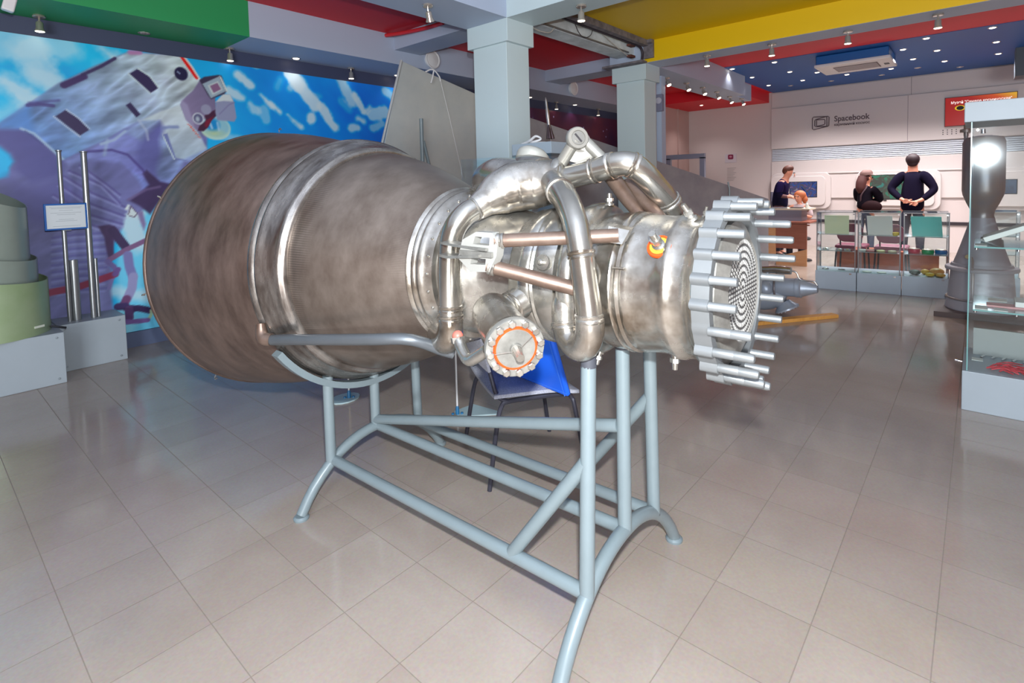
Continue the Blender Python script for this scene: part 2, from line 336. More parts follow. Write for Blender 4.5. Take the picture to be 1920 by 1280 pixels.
# ---- murals
MURAL_LAYERS = [('L',[(0.625,2.69),(0.995,2.734)],(205,220,228),0.3,0.09,0.55),('L',[(0.818,2.659),(0.858,2.466)],(205,220,228),0.27,0.09,0.55),('L',[(0.64,2.394),(0.795,2.237)],(205,220,228),0.12,0.09,0.8),('L',[(0.841,2.464),(1.029,2.375)],(205,220,228),0.15,0.09,0.6),('L',[(0.593,2.11),(0.792,2.17)],(205,220,228),0.15,0.09,0.4),('L',[(1.294,2.763),(1.389,2.683)],(205,220,228),0.06,0.09,0.8),('L',[(1.326,2.625),(1.262,2.521)],(205,220,228),0.105,0.09,0.25),('L',[(3.062,2.776),(3.153,2.653)],(205,220,228),0.15,0.045,0.95),('L',[(3.123,2.711),(3.343,2.456)],(205,220,228),0.16499999999999998,0.045,0.9),('L',[(3.438,2.433),(3.598,2.2)],(205,220,228),0.11249999999999999,0.045,0.9),('L',[(2.714,2.496),(2.839,2.379)],(205,220,228),0.0525,0.045,0.95),('L',[(2.828,2.407),(2.916,2.326)],(205,220,228),0.0675,0.045,0.95),('L',[(3.008,2.303),(3.162,2.173)],(205,220,228),0.06,0.045,0.9),('L',[(3.288,2.307),(3.287,2.269)],(205,220,228),0.105,0.045,0.9),('L',[(3.713,2.786),(3.852,2.537)],(205,220,228),0.15,0.045,0.75),('L',[(3.886,2.621),(4.019,2.431)],(205,220,228),0.08249999999999999,0.045,0.9),('L',[(4.084,2.458),(4.118,2.495)],(205,220,228),0.0525,0.045,0.7),('L',[(3.837,2.202),(3.93,2.208)],(205,220,228),0.0975,0.045,0.8),('L',[(3.935,2.33),(4.012,2.295)],(205,220,228),0.075,0.045,0.8),('L',[(4.162,2.395),(4.348,2.445)],(205,220,228),0.16499999999999998,0.045,0.75),('L',[(4.361,2.728),(4.513,2.638)],(205,220,228),0.12,0.045,0.7),('L',[(4.154,2.222),(4.29,2.286)],(205,220,228),0.105,0.045,0.6),('L',[(3.054,2.611),(3.101,2.647)],(205,220,228),0.09,0.045,0.6),('L',[(2.736,2.34),(2.759,2.224)],(205,220,228),0.105,0.045,0.5),('L',[(2.474,2.684),(2.603,2.587)],(205,220,228),0.08249999999999999,0.045,0.9),('L',[(2.379,2.504),(2.512,2.434)],(205,220,228),0.08249999999999999,0.045,0.85),('L',[(2.593,2.385),(2.648,2.332)],(205,220,228),0.09,0.045,0.7),('L',[(2.615,2.829),(2.671,2.797)],(205,220,228),0.0675,0.045,0.9),('L',[(3.247,2.571),(3.416,2.558)],(205,220,228),0.075,0.045,0.35),('L',[(3.701,2.523),(3.809,2.434)],(205,220,228),0.09,0.045,0.35),('L',[(2.302,2.024),(2.462,1.992)],(205,220,228),0.105,0.045,0.5),('L',[(2.933,2.686),(2.898,2.593)],(205,220,228),0.09,0.045,0.35),('P',[(1.369,1.289),(1.685,1.401),(1.833,1.607),(1.904,1.607),(1.82,-0.049),(1.253,0.087),(1.302,0.476),(1.289,0.776),(1.345,1.067)],(128,200,228),0.03,None,None,None,0.0),('L',[(1.416,1.236),(1.497,1.003)],(205,220,228),0.195,0.08,0.8),('L',[(1.278,0.555),(1.634,0.417)],(205,220,228),0.12,0.06,0.7),('L',[(1.347,0.317),(1.362,0.188)],(170,225,240),0.15,0.08,0.6),('L',[(1.369,1.289),(1.51,1.256)],(200,215,220),0.09,0.05,0.8),('P',[(0.404,1.991),(0.589,2.037),(0.777,2.213),(0.977,2.405),(1.207,2.57),(1.495,2.758),(1.895,2.814),(1.959,2.788),(2.085,2.594),(2.181,2.509),(2.123,1.77),(1.85,1.491),(1.687,1.453),(1.617,1.393),(1.51,1.246),(1.44,1.285),(1.396,1.252),(1.374,1.14),(1.333,1.069),(1.269,0.927),(1.247,0.821),(1.282,0.718),(1.25,0.56),(1.266,0.334),(1.281,0.081),(0.284,-0.193),(0.38,1.552),(0.616,1.605),(0.627,1.683),(0.662,1.736),(0.64,1.797),(0.58,1.86),(0.399,1.899)],(106,108,152),0.015,(122,124,166),(0.695,1.613),(1.304,0.675),0.3),('P',[(0.587,2.002),(0.716,2.01),(0.788,1.97),(0.977,1.741),(0.942,1.612),(0.758,1.546),(0.652,1.666),(0.662,1.736),(0.64,1.797),(0.58,1.86),(0.459,1.902)],(88,88,138),0.03,None,None,None,0.08),('P',[(0.616,1.605),(0.758,1.546),(0.942,1.612),(1.073,1.47),(0.948,1.195),(0.74,1.211),(0.613,1.308)],(98,98,148),0.06,None,None,None,0.12),('P',[(0.589,2.041),(0.777,2.213),(0.977,2.405),(1.207,2.57),(1.495,2.758),(1.931,2.799),(2.085,2.594),(2.149,2.576),(1.968,2.394),(1.906,2.294),(1.728,2.236),(1.556,2.132),(1.417,2.038),(1.258,1.919),(1.092,1.827),(0.974,1.75),(0.788,1.97),(0.716,2.01),(0.587,2.002)],(108,136,184),0.01,(198,208,214),(0.778,1.925),(1.887,2.657),0.85),('P',[(0.589,2.041),(0.777,2.213),(0.794,1.97),(0.716,2.01),(0.587,2.002)],(104,140,196),0.03,None,None,None,0.1),('L',[(0.716,2.006),(0.794,1.97),(0.971,1.759)],(178,200,216),0.01875,0.012,0.8),('L',[(0.741,1.985),(0.844,1.883)],(70,74,120),0.015,0.012,0.6),('L',[(0.767,2.203),(0.845,2.219),(0.931,2.214)],(70,60,110),0.03,0.012,0.8),('L',[(0.781,2.222),(0.969,2.263)],(76,70,120),0.0225,0.02,0.7),('L',[(1.012,2.396),(1.08,2.441),(1.157,2.492)],(60,45,86),0.0525,0.012,0.95),('L',[(1.147,2.505),(1.286,2.6),(1.394,2.688)],(58,48,84),0.02625,0.01,0.95),('L',[(1.516,2.762),(1.589,2.774)],(180,130,170),0.045,0.02,0.9),('P',[(1.424,2.024),(1.556,2.132),(1.728,2.236),(1.906,2.294),(1.933,2.18),(2.055,1.996),(2.129,1.879),(2.103,1.769),(1.911,1.756),(1.832,1.597),(1.684,1.391),(1.574,1.395),(1.526,1.558),(1.402,1.758),(1.249,1.899)],(126,138,190),0.02,(160,178,200),(1.478,1.609),(1.862,2.185),0.75),('P',[(1.249,1.909),(1.416,2.024),(1.546,1.951),(1.636,1.762),(1.691,1.53),(1.636,1.495),(1.529,1.609),(1.38,1.733),(1.164,1.753),(1.012,1.704),(0.985,1.741)],(138,146,196),0.02,(116,118,172),(1.249,1.899),(1.56,1.558),0.5),('P',[(1.556,2.132),(1.728,2.236),(1.907,2.315),(1.966,2.172),(2.058,2.06),(2.129,1.89),(1.917,1.777),(1.823,1.775),(1.739,2.011),(1.723,2.149)],(198,208,214),0.012,(178,194,208),(1.912,2.242),(1.891,1.819),0.35),('P',[(1.739,2.011),(1.78,2.024),(1.842,1.786),(1.912,1.772),(1.945,1.761),(1.827,1.77)],(120,128,172),0.006,None,None,None,0.0),('L',[(1.735,2.021),(1.828,1.775)],(206,222,226),0.01125,0.006,0.9),('P',[(1.506,1.759),(1.544,1.911),(1.606,2.014),(1.722,2.134),(1.755,2.074),(1.713,1.959),(1.719,1.815),(1.662,1.659),(1.64,1.583),(1.601,1.669),(1.532,1.669)],(104,106,158),0.03,None,None,None,0.25),('L',[(1.737,2.073),(1.802,2.087),(1.872,2.092)],(124,136,176),0.03,0.02,0.8),('L',[(1.149,1.829),(1.325,1.849),(1.446,1.808),(1.557,1.669),(1.62,1.532)],(80,72,126),0.0225,0.012,0.85),('L',[(1.249,1.899),(1.35,1.942),(1.437,2.025)],(176,196,212),0.0225,0.015,0.7),('L',[(1.267,1.803),(1.298,1.94)],(170,190,208),0.0225,0.02,0.6),('L',[(1.547,2.136),(1.607,2.04),(1.616,1.954)],(190,200,214),0.0225,0.012,0.5),('L',[(0.971,1.612),(1.149,1.468),(1.42,1.311)],(86,78,132),0.0165,0.014,0.7),('L',[(0.97,1.593),(1.147,1.444),(1.419,1.286)],(160,166,206),0.015,0.014,0.6),('L',[(0.931,1.543),(1.125,1.373),(1.395,1.238)],(86,78,132),0.0165,0.014,0.7),('L',[(0.93,1.525),(1.123,1.35),(1.394,1.213)],(160,166,206),0.015,0.014,0.6),('L',[(1.009,1.658),(1.23,1.538),(1.361,1.363)],(86,78,132),0.0165,0.014,0.7),('L',[(1.008,1.639),(1.229,1.514),(1.36,1.339)],(160,166,206),0.015,0.014,0.6),('L',[(0.891,1.452),(1.101,1.28),(1.371,1.165)],(86,78,132),0.0165,0.014,0.7),('L',[(0.89,1.434),(1.099,1.256),(1.37,1.14)],(160,166,206),0.015,0.014,0.6),('L',[(0.868,1.362),(1.059,1.211),(1.247,1.125)],(86,78,132),0.0165,0.014,0.7),('L',[(0.867,1.343),(1.058,1.187),(1.246,1.101)],(160,166,206),0.015,0.014,0.6),('L',[(1.086,1.705),(1.269,1.537),(1.365,1.437)],(86,78,132),0.0165,0.014,0.7),('L',[(1.085,1.686),(1.268,1.513),(1.363,1.413)],(160,166,206),0.015,0.014,0.6),('L',[(0.864,1.082),(1.016,1.096),(1.246,1.096)],(92,90,150),0.0165,0.014,0.6),('L',[(0.863,1.059),(1.015,1.073),(1.229,1.068)],(150,160,206),0.015,0.014,0.5),('L',[(0.861,1.023),(1.013,1.035),(1.243,1.033)],(92,90,150),0.0165,0.014,0.6),('L',[(0.859,1.0),(1.012,1.012),(1.225,1.005)],(150,160,206),0.015,0.014,0.5),('L',[(0.857,0.963),(1.01,0.974),(1.239,0.969)],(92,90,150),0.0165,0.014,0.6),('L',[(0.856,0.94),(1.008,0.951),(1.222,0.942)],(150,160,206),0.015,0.014,0.5),('L',[(0.854,0.904),(1.006,0.913),(1.236,0.906)],(92,90,150),0.0165,0.014,0.6),('L',[(0.853,0.881),(1.005,0.89),(1.219,0.879)],(150,160,206),0.015,0.014,0.5),('L',[(0.851,0.844),(1.003,0.852),(1.233,0.843)],(92,90,150),0.0165,0.014,0.6),('L',[(0.85,0.821),(1.002,0.829),(1.215,0.816)],(150,160,206),0.015,0.014,0.5),('L',[(0.848,0.785),(1.0,0.791),(1.229,0.78)],(92,90,150),0.0165,0.014,0.6),('L',[(0.847,0.762),(0.999,0.768),(1.212,0.753)],(150,160,206),0.015,0.014,0.5),('L',[(0.845,0.725),(0.997,0.73),(1.226,0.716)],(92,90,150),0.0165,0.014,0.6),('L',[(0.843,0.702),(0.995,0.707),(1.209,0.689)],(150,160,206),0.015,0.014,0.5),('L',[(0.841,0.665),(0.993,0.669),(1.223,0.653)],(92,90,150),0.0165,0.014,0.6),('L',[(0.84,0.642),(0.992,0.646),(1.205,0.626)],(150,160,206),0.015,0.014,0.5),('L',[(0.838,0.606),(0.99,0.608),(1.219,0.59)],(92,90,150),0.0165,0.014,0.6),('L',[(0.837,0.583),(0.989,0.585),(1.202,0.563)],(150,160,206),0.015,0.014,0.5),('P',[(1.498,2.562),(1.564,2.616),(1.656,2.559),(1.725,2.456),(1.661,2.403),(1.574,2.488)],(52,44,78),0.005,None,None,None,0.0),('L',[(1.489,2.561),(1.574,2.478),(1.66,2.393)],(200,214,220),0.012,0.006,0.9),('L',[(1.568,2.622),(1.664,2.56),(1.73,2.462)],(206,220,222),0.012,0.006,0.9),('P',[(0.941,2.124),(1.012,2.185),(1.093,2.122),(1.17,2.024),(1.1,1.968),(1.022,2.043)],(52,44,78),0.005,None,None,None,0.0),('L',[(0.93,2.123),(1.015,2.038),(1.099,1.959)],(186,200,218),0.012,0.006,0.9),('L',[(1.016,2.19),(1.1,2.122),(1.174,2.029)],(186,200,218),0.012,0.006,0.9),('P',[(1.453,2.267),(1.492,2.296),(1.567,2.193),(1.532,2.16)],(52,44,78),0.005,None,None,None,0.0),('E',(1.932,2.621),0.06000000000000005,0.06599999999999984,(34,30,62),0.006,0,1.0),('L',[(1.9,2.638),(1.922,2.62)],(150,160,190),0.012,0.006,0.9),('L',[(1.945,2.796),(2.007,2.701),(2.071,2.603)],(214,52,48),0.0375,0.008,1),('L',[(1.964,2.799),(2.032,2.704),(2.095,2.596)],(226,220,214),0.01875,0.008,0.9),('P',[(2.099,2.58),(2.029,2.465),(1.928,2.359),(1.911,2.315),(1.952,2.171),(2.03,2.091),(2.068,2.061),(2.119,2.091),(2.157,2.142),(2.241,2.269),(2.237,2.412),(2.182,2.536)],(136,126,156),0.008,(120,112,140),(1.963,2.299),(2.218,2.431),0.1),('P',[(1.928,2.359),(1.974,2.321),(2.014,2.165),(2.03,2.091),(1.952,2.171),(1.911,2.315)],(158,152,180),0.01,None,None,None,0.0),('E',(2.227,2.103),0.14800000000000013,0.12199999999999989,(186,214,210),0.006,0,1.0),('E',(2.228,2.114),0.13199999999999967,0.10200000000000031,(150,192,206),0.012,0,1.0),('E',(2.198,2.134),0.06700000000000017,0.06600000000000028,(62,140,196),0.02,0,1.0),('E',(2.209,2.047),0.07299999999999995,0.028000000000000025,(196,206,150),0.03,0,0.7),('L',[(2.164,2.176),(2.191,2.101)],(190,214,232),0.0225,0.012,0.8),('L',[(2.245,2.159),(2.257,2.083)],(180,206,224),0.0225,0.012,0.7),('P',[(2.126,2.227),(2.247,2.303),(2.244,2.236),(2.19,2.177),(2.156,2.11),(2.108,2.063),(2.053,2.065),(2.071,2.115),(2.134,2.173)],(66,36,58),0.006,None,None,None,0.0),('P',[(2.134,2.173),(2.207,2.223),(2.173,2.154),(2.14,2.098),(2.121,2.118)],(116,40,58),0.01,None,None,None,0.0),('P',[(2.241,2.374),(2.318,2.464),(2.387,2.461),(2.422,2.397),(2.441,2.229),(2.417,2.182),(2.247,2.187),(2.23,2.268)],(146,150,176),0.006,None,None,None,0.0),('P',[(2.241,2.374),(2.318,2.464),(2.387,2.461),(2.416,2.396),(2.32,2.392)],(204,212,214),0.006,None,None,None,0.0),('L',[(2.271,2.25),(2.371,2.358),(2.427,2.386)],(128,126,160),0.01125,0.008,0.8),('P',[(2.094,2.579),(2.141,2.618),(2.286,2.659),(2.312,2.651),(2.357,2.502),(2.329,2.465),(2.196,2.396),(2.167,2.437)],(58,52,74),0.006,None,None,None,0.0),('P',[(2.122,2.545),(2.285,2.642),(2.346,2.495),(2.196,2.407)],(158,172,184),0.005,None,None,None,0.0),('P',[(2.285,2.648),(2.306,2.64),(2.368,2.497),(2.346,2.495)],(214,220,218),0.005,None,None,None,0.0),('P',[(2.172,2.535),(2.272,2.591),(2.315,2.508),(2.213,2.442)],(196,204,206),0.005,None,None,None,0.0),('P',[(2.192,2.532),(2.266,2.574),(2.3,2.512),(2.225,2.465)],(134,104,132),0.005,None,None,None,0.0),('E',(2.065,2.19),0.05500000000000016,0.05900000000000016,(196,200,210),0.005,0,1.0),('E',(2.065,2.19),0.04200000000000026,0.04600000000000026,(92,92,122),0.005,0,1.0),('E',(2.059,2.184),0.017999999999999794,0.02699999999999969,(176,186,196),0.008,0,1.0),('E',(2.144,2.288),0.04899999999999993,0.052000000000000046,(150,150,172),0.006,0,1.0),('L',[(1.964,2.129),(2.001,2.1)],(206,110,104),0.009,0.006,0.9),('L',[(1.987,2.099),(2.019,2.074)],(206,110,104),0.009,0.006,0.9),('L',[(2.009,2.068),(2.038,2.048)],(206,110,104),0.009,0.006,0.9),('L',[(2.032,2.037),(2.056,2.023)],(206,110,104),0.009,0.006,0.9),('L',[(2.055,2.006),(2.075,1.996)],(206,110,104),0.009,0.006,0.9),('P',[(1.436,1.38),(1.52,1.448),(1.602,1.527),(1.555,1.629),(1.588,1.669),(1.693,1.556),(1.792,1.529),(1.769,1.44),(1.683,1.37),(1.596,1.241),(1.514,1.327)],(62,50,84),0.012,None,None,None,0.3),('L',[(1.424,1.386),(1.578,1.481),(1.69,1.505)],(110,96,130),0.0225,0.014,0.7),('P',[(1.395,1.302),(1.422,1.346),(1.438,1.34),(1.419,1.286)],(214,222,222),0.006,None,None,None,0.0),('P',[(1.417,1.261),(1.438,1.33),(1.493,1.257),(1.479,1.227),(1.433,1.23)],(206,216,218),0.006,None,None,None,0.0),('L',[(1.421,1.251),(1.446,1.33),(1.493,1.257),(1.466,1.223),(1.425,1.241)],(96,84,106),0.009,0.005,0.9),('P',[(1.494,1.267),(1.537,1.275),(1.557,1.151),(1.536,1.092),(1.507,1.195)],(132,122,158),0.01,None,None,None,0.0),('P',[(1.186,1.159),(1.27,1.167),(1.313,1.149),(1.297,1.072),(1.293,0.924),(1.293,0.845),(1.252,0.84),(1.237,0.93),(1.228,1.053)],(66,52,84),0.008,None,None,None,0.2),('L',[(1.295,1.111),(1.339,1.028),(1.381,0.955)],(60,48,80),0.075,0.01,1),('L',[(1.253,0.845),(1.387,0.924),(1.553,0.998)],(122,96,128),0.045,0.008,1),('L',[(1.24,0.832),(1.285,0.777),(1.303,0.735)],(112,104,150),0.045,0.01,1),('L',[(1.303,0.735),(1.263,0.657),(1.239,0.586)],(128,124,170),0.03,0.01,1),('L',[(1.397,0.873),(1.404,0.761),(1.428,0.657)],(124,124,168),0.075,0.012,1),('L',[(1.429,0.667),(1.414,0.558),(1.367,0.455)],(150,150,186),0.075,0.012,1),('L',[(1.368,0.465),(1.34,0.409)],(104,72,106),0.0675,0.012,1),('L',[(1.298,0.402),(1.352,0.397),(1.391,0.344)],(62,50,90),0.0675,0.01,1),('L',[(1.371,0.373),(1.464,0.355),(1.549,0.318)],(58,46,84),0.06,0.008,1),('L',[(1.379,0.362),(1.379,0.281)],(84,62,100),0.0675,0.01,1),('L',[(1.557,0.317),(1.555,0.275),(1.527,0.229)],(176,196,160),0.02625,0.01,0.9),('L',[(1.352,0.246),(1.457,0.234),(1.522,0.23)],(118,96,146),0.045,0.008,1),('L',[(0.742,0.613),(0.818,0.614),(1.029,0.635),(1.29,0.707)],(132,62,84),0.06,0.01,1),('L',[(1.29,0.707),(1.316,0.748)],(110,90,140),0.045,0.01,1)]
def paint_mural(x0, x1, z0, z1, step):
    nx = int(round((x1-x0)/step)); nz = int(round((z1-z0)/step))
    X, Z = np.meshgrid(np.linspace(x0, x1, nx+1), np.linspace(z0, z1, nz+1))
    rng = np.random.RandomState(7)
    def noise(sx, sz, ang=0.0, oct_=4):
        """value noise on the picture, cell size sx by sz, turned by ang"""
        ca, sa = math.cos(ang), math.sin(ang); tot = np.zeros_like(X); amp = 1.0; nrm = 0.0
        for o in range(oct_):
            u = (X*ca + Z*sa)/sx*2**o + 50; v = (-X*sa + Z*ca)/sz*2**o + 50
            g = rng.rand(257, 257)
            ui = np.floor(u).astype(int); vi = np.floor(v).astype(int); fu = u-ui; fv = v-vi
            fu = fu*fu*(3-2*fu); fv = fv*fv*(3-2*fv); a = g[ui % 257, vi % 257]; b = g[(ui+1) % 257, vi % 257]; c = g[ui % 257, (vi+1) % 257]; d = g[(ui+1) % 257, (vi+1) % 257]
            tot += amp*((a*(1-fu)+b*fu)*(1-fv) + (c*(1-fu)+d*fu)*fv); nrm += amp; amp *= 0.55
        return tot/nrm
    t = np.clip((X-1.6)/2.2, 0, 1)[..., None]
    img = np.array([72., 176, 222])*(1-t) + np.array([26., 130, 216])*t
    n0 = noise(0.9, 0.5, -0.7)
    img = img + (n0[..., None]-0.5)*np.array([70., 60, 34])
    def mixin(img, col, a): return img*(1-a[..., None]) + np.asarray(col, float)*a[..., None] if not isinstance(col, np.ndarray) else img*(1-a[..., None]) + col*a[..., None]
    def segd(P, Q):
        d = (Q[0]-P[0], Q[1]-P[1]); L2 = d[0]**2+d[1]**2+1e-12
        h = np.clip(((X-P[0])*d[0] + (Z-P[1])*d[1])/L2, 0, 1)
        return np.hypot(X-P[0]-h*d[0], Z-P[1]-h*d[1])
    fold1 = noise(0.34, 0.075, 0.75, 2); fold2 = noise(0.20, 0.05, 0.35, 3)
    fold = (np.abs(fold1-0.5)*-4 + 0.5)*0.6 + (fold2-0.5)*1.1
    wob = noise(0.12, 0.12)
    for L in MURAL_LAYERS:
        if L[0] == 'P':
            _, P, col, soft, col2, g0, g1, n = L
            D = np.full(X.shape, 1e9); inside = np.zeros(X.shape, bool)
            for i in range(len(P)):
                A, B = P[i], P[(i+1) % len(P)]
                D = np.minimum(D, segd(A, B))
                cond = (A[1] > Z) != (B[1] > Z)
                with np.errstate(divide='ignore', invalid='ignore'):
                    xi = (B[0]-A[0])*(Z-A[1])/((B[1]-A[1]) if B[1] != A[1] else 1e-9) + A[0]
                inside ^= cond & (X < xi)
            sd = np.where(inside, D, -D); a = np.clip(sd/soft*0.5+0.5, 0, 1)
            c = np.zeros(X.shape+(3,)) + np.array(col, float)
            if col2:
                dx, dz = g1[0]-g0[0], g1[1]-g0[1]; h = np.clip(((X-g0[0])*dx + (Z-g0[1])*dz)/(dx*dx+dz*dz), 0, 1)[..., None]
                c = c*(1-h) + np.array(col2, float)*h
            if n: c = c*(1 + n*0.42*fold[..., None]) + n*16*(wob[..., None]-0.5)*np.array([1., 0.6, 1.6])
            img = mixin(img, c, a)
        elif L[0] == 'L':
            _, P, col, w, soft, op = L
            D = np.full(X.shape, 1e9)
            for i in range(len(P)-1): D = np.minimum(D, segd(P[i], P[i+1]))
            if soft > 0.03: D = D + (wob-0.5)*soft*1.3
            img = mixin(img, col, op*np.clip((w*0.5-D)/soft+0.5, 0, 1))
        else:
            _, C0, rx, rz_, col, soft, ang, op = L
            D = (np.hypot((X-C0[0])/rx, (Z-C0[1])/rz_)-1)*min(rx, rz_)
            img = mixin(img, col, op*np.clip(-D/soft*0.5+0.5, 0, 1))
    img = np.clip(img, 0, 255)/255.0
    lin_ = np.where(img <= 0.04045, img/12.92, ((img+0.055)/1.055)**2.4)
    lum = lin_.mean(-1, keepdims=True); lin_ = np.clip(lum + (lin_-lum)*1.25, 0.004, 1)*1.12
    yf = YW-0.014
    V = np.stack([X, np.full_like(X, yf), Z], -1).reshape(-1, 3)
    idx = np.arange((nx+1)*(nz+1)).reshape(nz+1, nx+1)
    F = np.stack([idx[:-1, :-1], idx[:-1, 1:], idx[1:, 1:], idx[1:, :-1]], -1).reshape(-1, 4)
    # give the hanging its thickness: a back sheet joined along the rim
    nv = len(V)
    Vb = np.array([(x0, YW-0.001, z0), (x1, YW-0.001, z0), (x1, YW-0.001, z1), (x0, YW-0.001, z1)])
    me = bpy.data.meshes.new('mural')
    faces = [tuple(f) for f in F.tolist()]
    c4 = [int(idx[0, 0]), int(idx[0, -1]), int(idx[-1, -1]), int(idx[-1, 0])]
    faces += [(nv, nv+3, nv+2, nv+1)]
    for i in range(4): faces.append((c4[i], nv+i, nv+(i+1) % 4, c4[(i+1) % 4]))
    me.from_pydata(np.vstack([V, Vb]).tolist(), [], faces)
    ca = me.color_attributes.new('print', 'FLOAT_COLOR', 'POINT')
    cols = np.ones((nv+4, 4), np.float32); cols[:nv, :3] = lin_.reshape(-1, 3); cols[nv:, :3] = 0.5
    ca.data.foreach_set('color', cols.ravel())
    m = bpy.data.materials.new('mural_print'); m.use_nodes = True; b = m.node_tree.nodes['Principled BSDF']; b.inputs['Roughness'].default_value = 0.45
    at = m.node_tree.nodes.new('ShaderNodeAttribute'); at.attribute_name = 'print'
    m.node_tree.links.new(at.outputs['Color'], b.inputs['Base Color'])
    me.materials.append(m)
    o = bpy.data.objects.new('mural', me); scene.collection.objects.link(o); return o
tag(paint_mural(-1.0, 5.6, 0.145, 2.784, 0.010), 'large wall mural of an astronaut in a white spacesuit against blue sky', 'mural')
def stars_mat():
    m = bpy.data.materials.new('starfield_print'); m.use_nodes = True; nt = m.node_tree; b = nt.nodes['Principled BSDF']; b.inputs['Roughness'].default_value = 0.45
    tc = nt.nodes.new('ShaderNodeTexCoord')
    n = nt.nodes.new('ShaderNodeTexNoise'); n.inputs['Scale'].default_value = 1.1; n.inputs['Detail'].default_value = 5
    nt.links.new(tc.outputs['Object'], n.inputs['Vector'])
    r = nt.nodes.new('ShaderNodeValToRGB'); e = r.color_ramp.elements; e[0].position = 0.35; e[1].position = 0.7
    e[0].color = (*lin((62, 34, 76)), 1); e[1].color = (*lin((124, 50, 66)), 1); nt.links.new(n.outputs['Fac'], r.inputs[0])
    v = nt.nodes.new('ShaderNodeTexVoronoi'); v.inputs['Scale'].default_value = 5.5; nt.links.new(tc.outputs['Object'], v.inputs['Vector'])
    lt = nt.nodes.new('ShaderNodeMath'); lt.operation = 'LESS_THAN'; lt.inputs[1].default_value = 0.10; nt.links.new(v.outputs['Distance'], lt.inputs[0])
    mx = nt.nodes.new('ShaderNodeMix'); mx.data_type = 'RGBA'; mx.inputs[7].default_value = (*lin((170, 160, 215)), 1)
    nt.links.new(lt.outputs[0], mx.inputs[0]); nt.links.new(r.outputs[0], mx.inputs[6]); nt.links.new(mx.outputs[2], b.inputs['Base Color'])
    return m
sm_ = MB().box((5.605, YW-0.014, 0.145), (10.9, YW-0.001, 2.784)).build('mural', stars_mat(), smooth=False)
tag(sm_, 'dark purple starfield mural high on the wall between the two columns', 'mural')


# ================================================================ ENGINE AND ITS STAND
# local frame of both: x across, y along the axis towards the nozzle mouth, z up
OX, OY, RZ = 1.541, 1.57, math.radians(2.3)
m_skirt = mat('oxidised_nozzle_metal', (96, 80, 73), 0.36, 0.6, col2=(132, 113, 104), scale=4, stretch=(1.2, 3, 1.2), bump=0.02, bscale=30, rvar=0.06)
m_bell = mat('brushed_nozzle_metal', (108, 95, 86), 0.36, 0.6, col2=(136, 124, 115), scale=5, stretch=(1.2, 2, 1.2), bump=0.02, bscale=40, rvar=0.06)
m_steel = mat('bright_steel', (150, 146, 138), 0.25, 0.85, col2=(214, 210, 202), scale=7, bump=0.04, bscale=25, rvar=0.08)
m_pipe = mat('polished_pipe_steel', (168, 163, 153), 0.22, 0.9, col2=(200, 195, 186), scale=4, rvar=0.06)
m_stain = mat('heat_stained_steel', (138, 126, 112), 0.24, 0.88, col2=(216, 212, 204), scale=7, bump=0.06, bscale=20, rvar=0.1)
m_brown = mat('brown_tube_steel', (112, 90, 78), 0.36, 0.65, col2=(144, 124, 112), scale=8)
m_alu = mat('satin_aluminium', (128, 131, 133), 0.42, 0.5, var=0.06, scale=8)
m_bandm = mat('weathered_band_steel', (104, 94, 88), 0.26, 0.85, col2=(176, 170, 164), scale=6, stretch=(1, 4, 1), rvar=0.06)
m_brkt = mat('bright_bracket_steel', (166, 165, 160), 0.55, 0.2)
m_cast = mat('machined_pale_steel', (128, 126, 121), 0.42, 0.5, col2=(160, 158, 152), scale=18)
m_dome = mat('pale_cast_flange', (170, 168, 160), 0.5, 0.4, var=0.06)
m_orange = mat('orange_marking_paint', (216, 70, 10), 0.5)
m_yelmk = mat('yellow_marking_paint', (236, 180, 50), 0.5)
m_dark = mat('dark_recess', (40, 36, 40), 0.6)
m_rubber = mat('grey_rubber_pad', (70, 72, 80), 0.6)
m_bluegrey = mat('blue_grey_tube', (102, 107, 112), 0.36, 0.45, var=0.1, scale=5)

def milled_lines(m):
    # fine axial milling marks near both ends of the bell
    nt = m.node_tree; b = nt.nodes['Principled BSDF']; src = b.inputs['Base Color'].links[0].from_socket
    tc = nt.nodes.new('ShaderNodeTexCoord'); sp = nt.nodes.new('ShaderNodeSeparateXYZ'); nt.links.new(tc.outputs['Object'], sp.inputs[0])
    def M(op, *a):
        n = nt.nodes.new('ShaderNodeMath'); n.operation = op
        for i, v in enumerate(a):
            if isinstance(v, (int, float)): n.inputs[i].default_value = v
            else: nt.links.new(v, n.inputs[i])
        return n.outputs[0]
    ang = M('ARCTAN2', sp.outputs['X'], M('SUBTRACT', sp.outputs['Z'], 1.117)); w = M('SINE', M('MULTIPLY', ang, 330.0))
    y = sp.outputs['Y']
    n = nt.nodes.new('ShaderNodeTexNoise'); n.inputs['Scale'].default_value = 5.0; nt.links.new(tc.outputs['Object'], n.inputs['Vector'])
    nn = M('SUBTRACT', n.outputs['Fac'], 0.5)
    e1 = M('MULTIPLY', M('ADD', M('SUBTRACT', y, 0.43), M('MULTIPLY', nn, 0.16)), 14.0); e2_ = M('MULTIPLY', M('ADD', M('SUBTRACT', 0.12, y), M('MULTIPLY', nn, 0.14)), 12.0)
    mask = M('MINIMUM', M('MAXIMUM', M('MAXIMUM', e1, e2_), 0.0), 1.0)
    f = M('MULTIPLY', M('MULTIPLY', M('MAXIMUM', w, 0.0), mask), 0.62)
    mx = nt.nodes.new('ShaderNodeMix'); mx.data_type = 'RGBA'; mx.inputs[7].default_value = (*lin((70, 62, 58)), 1)
    nt.links.new(f, mx.inputs[0]); nt.links.new(src, mx.inputs[6]); nt.links.new(mx.outputs[2], b.inputs['Base Color'])
milled_lines(m_bell)
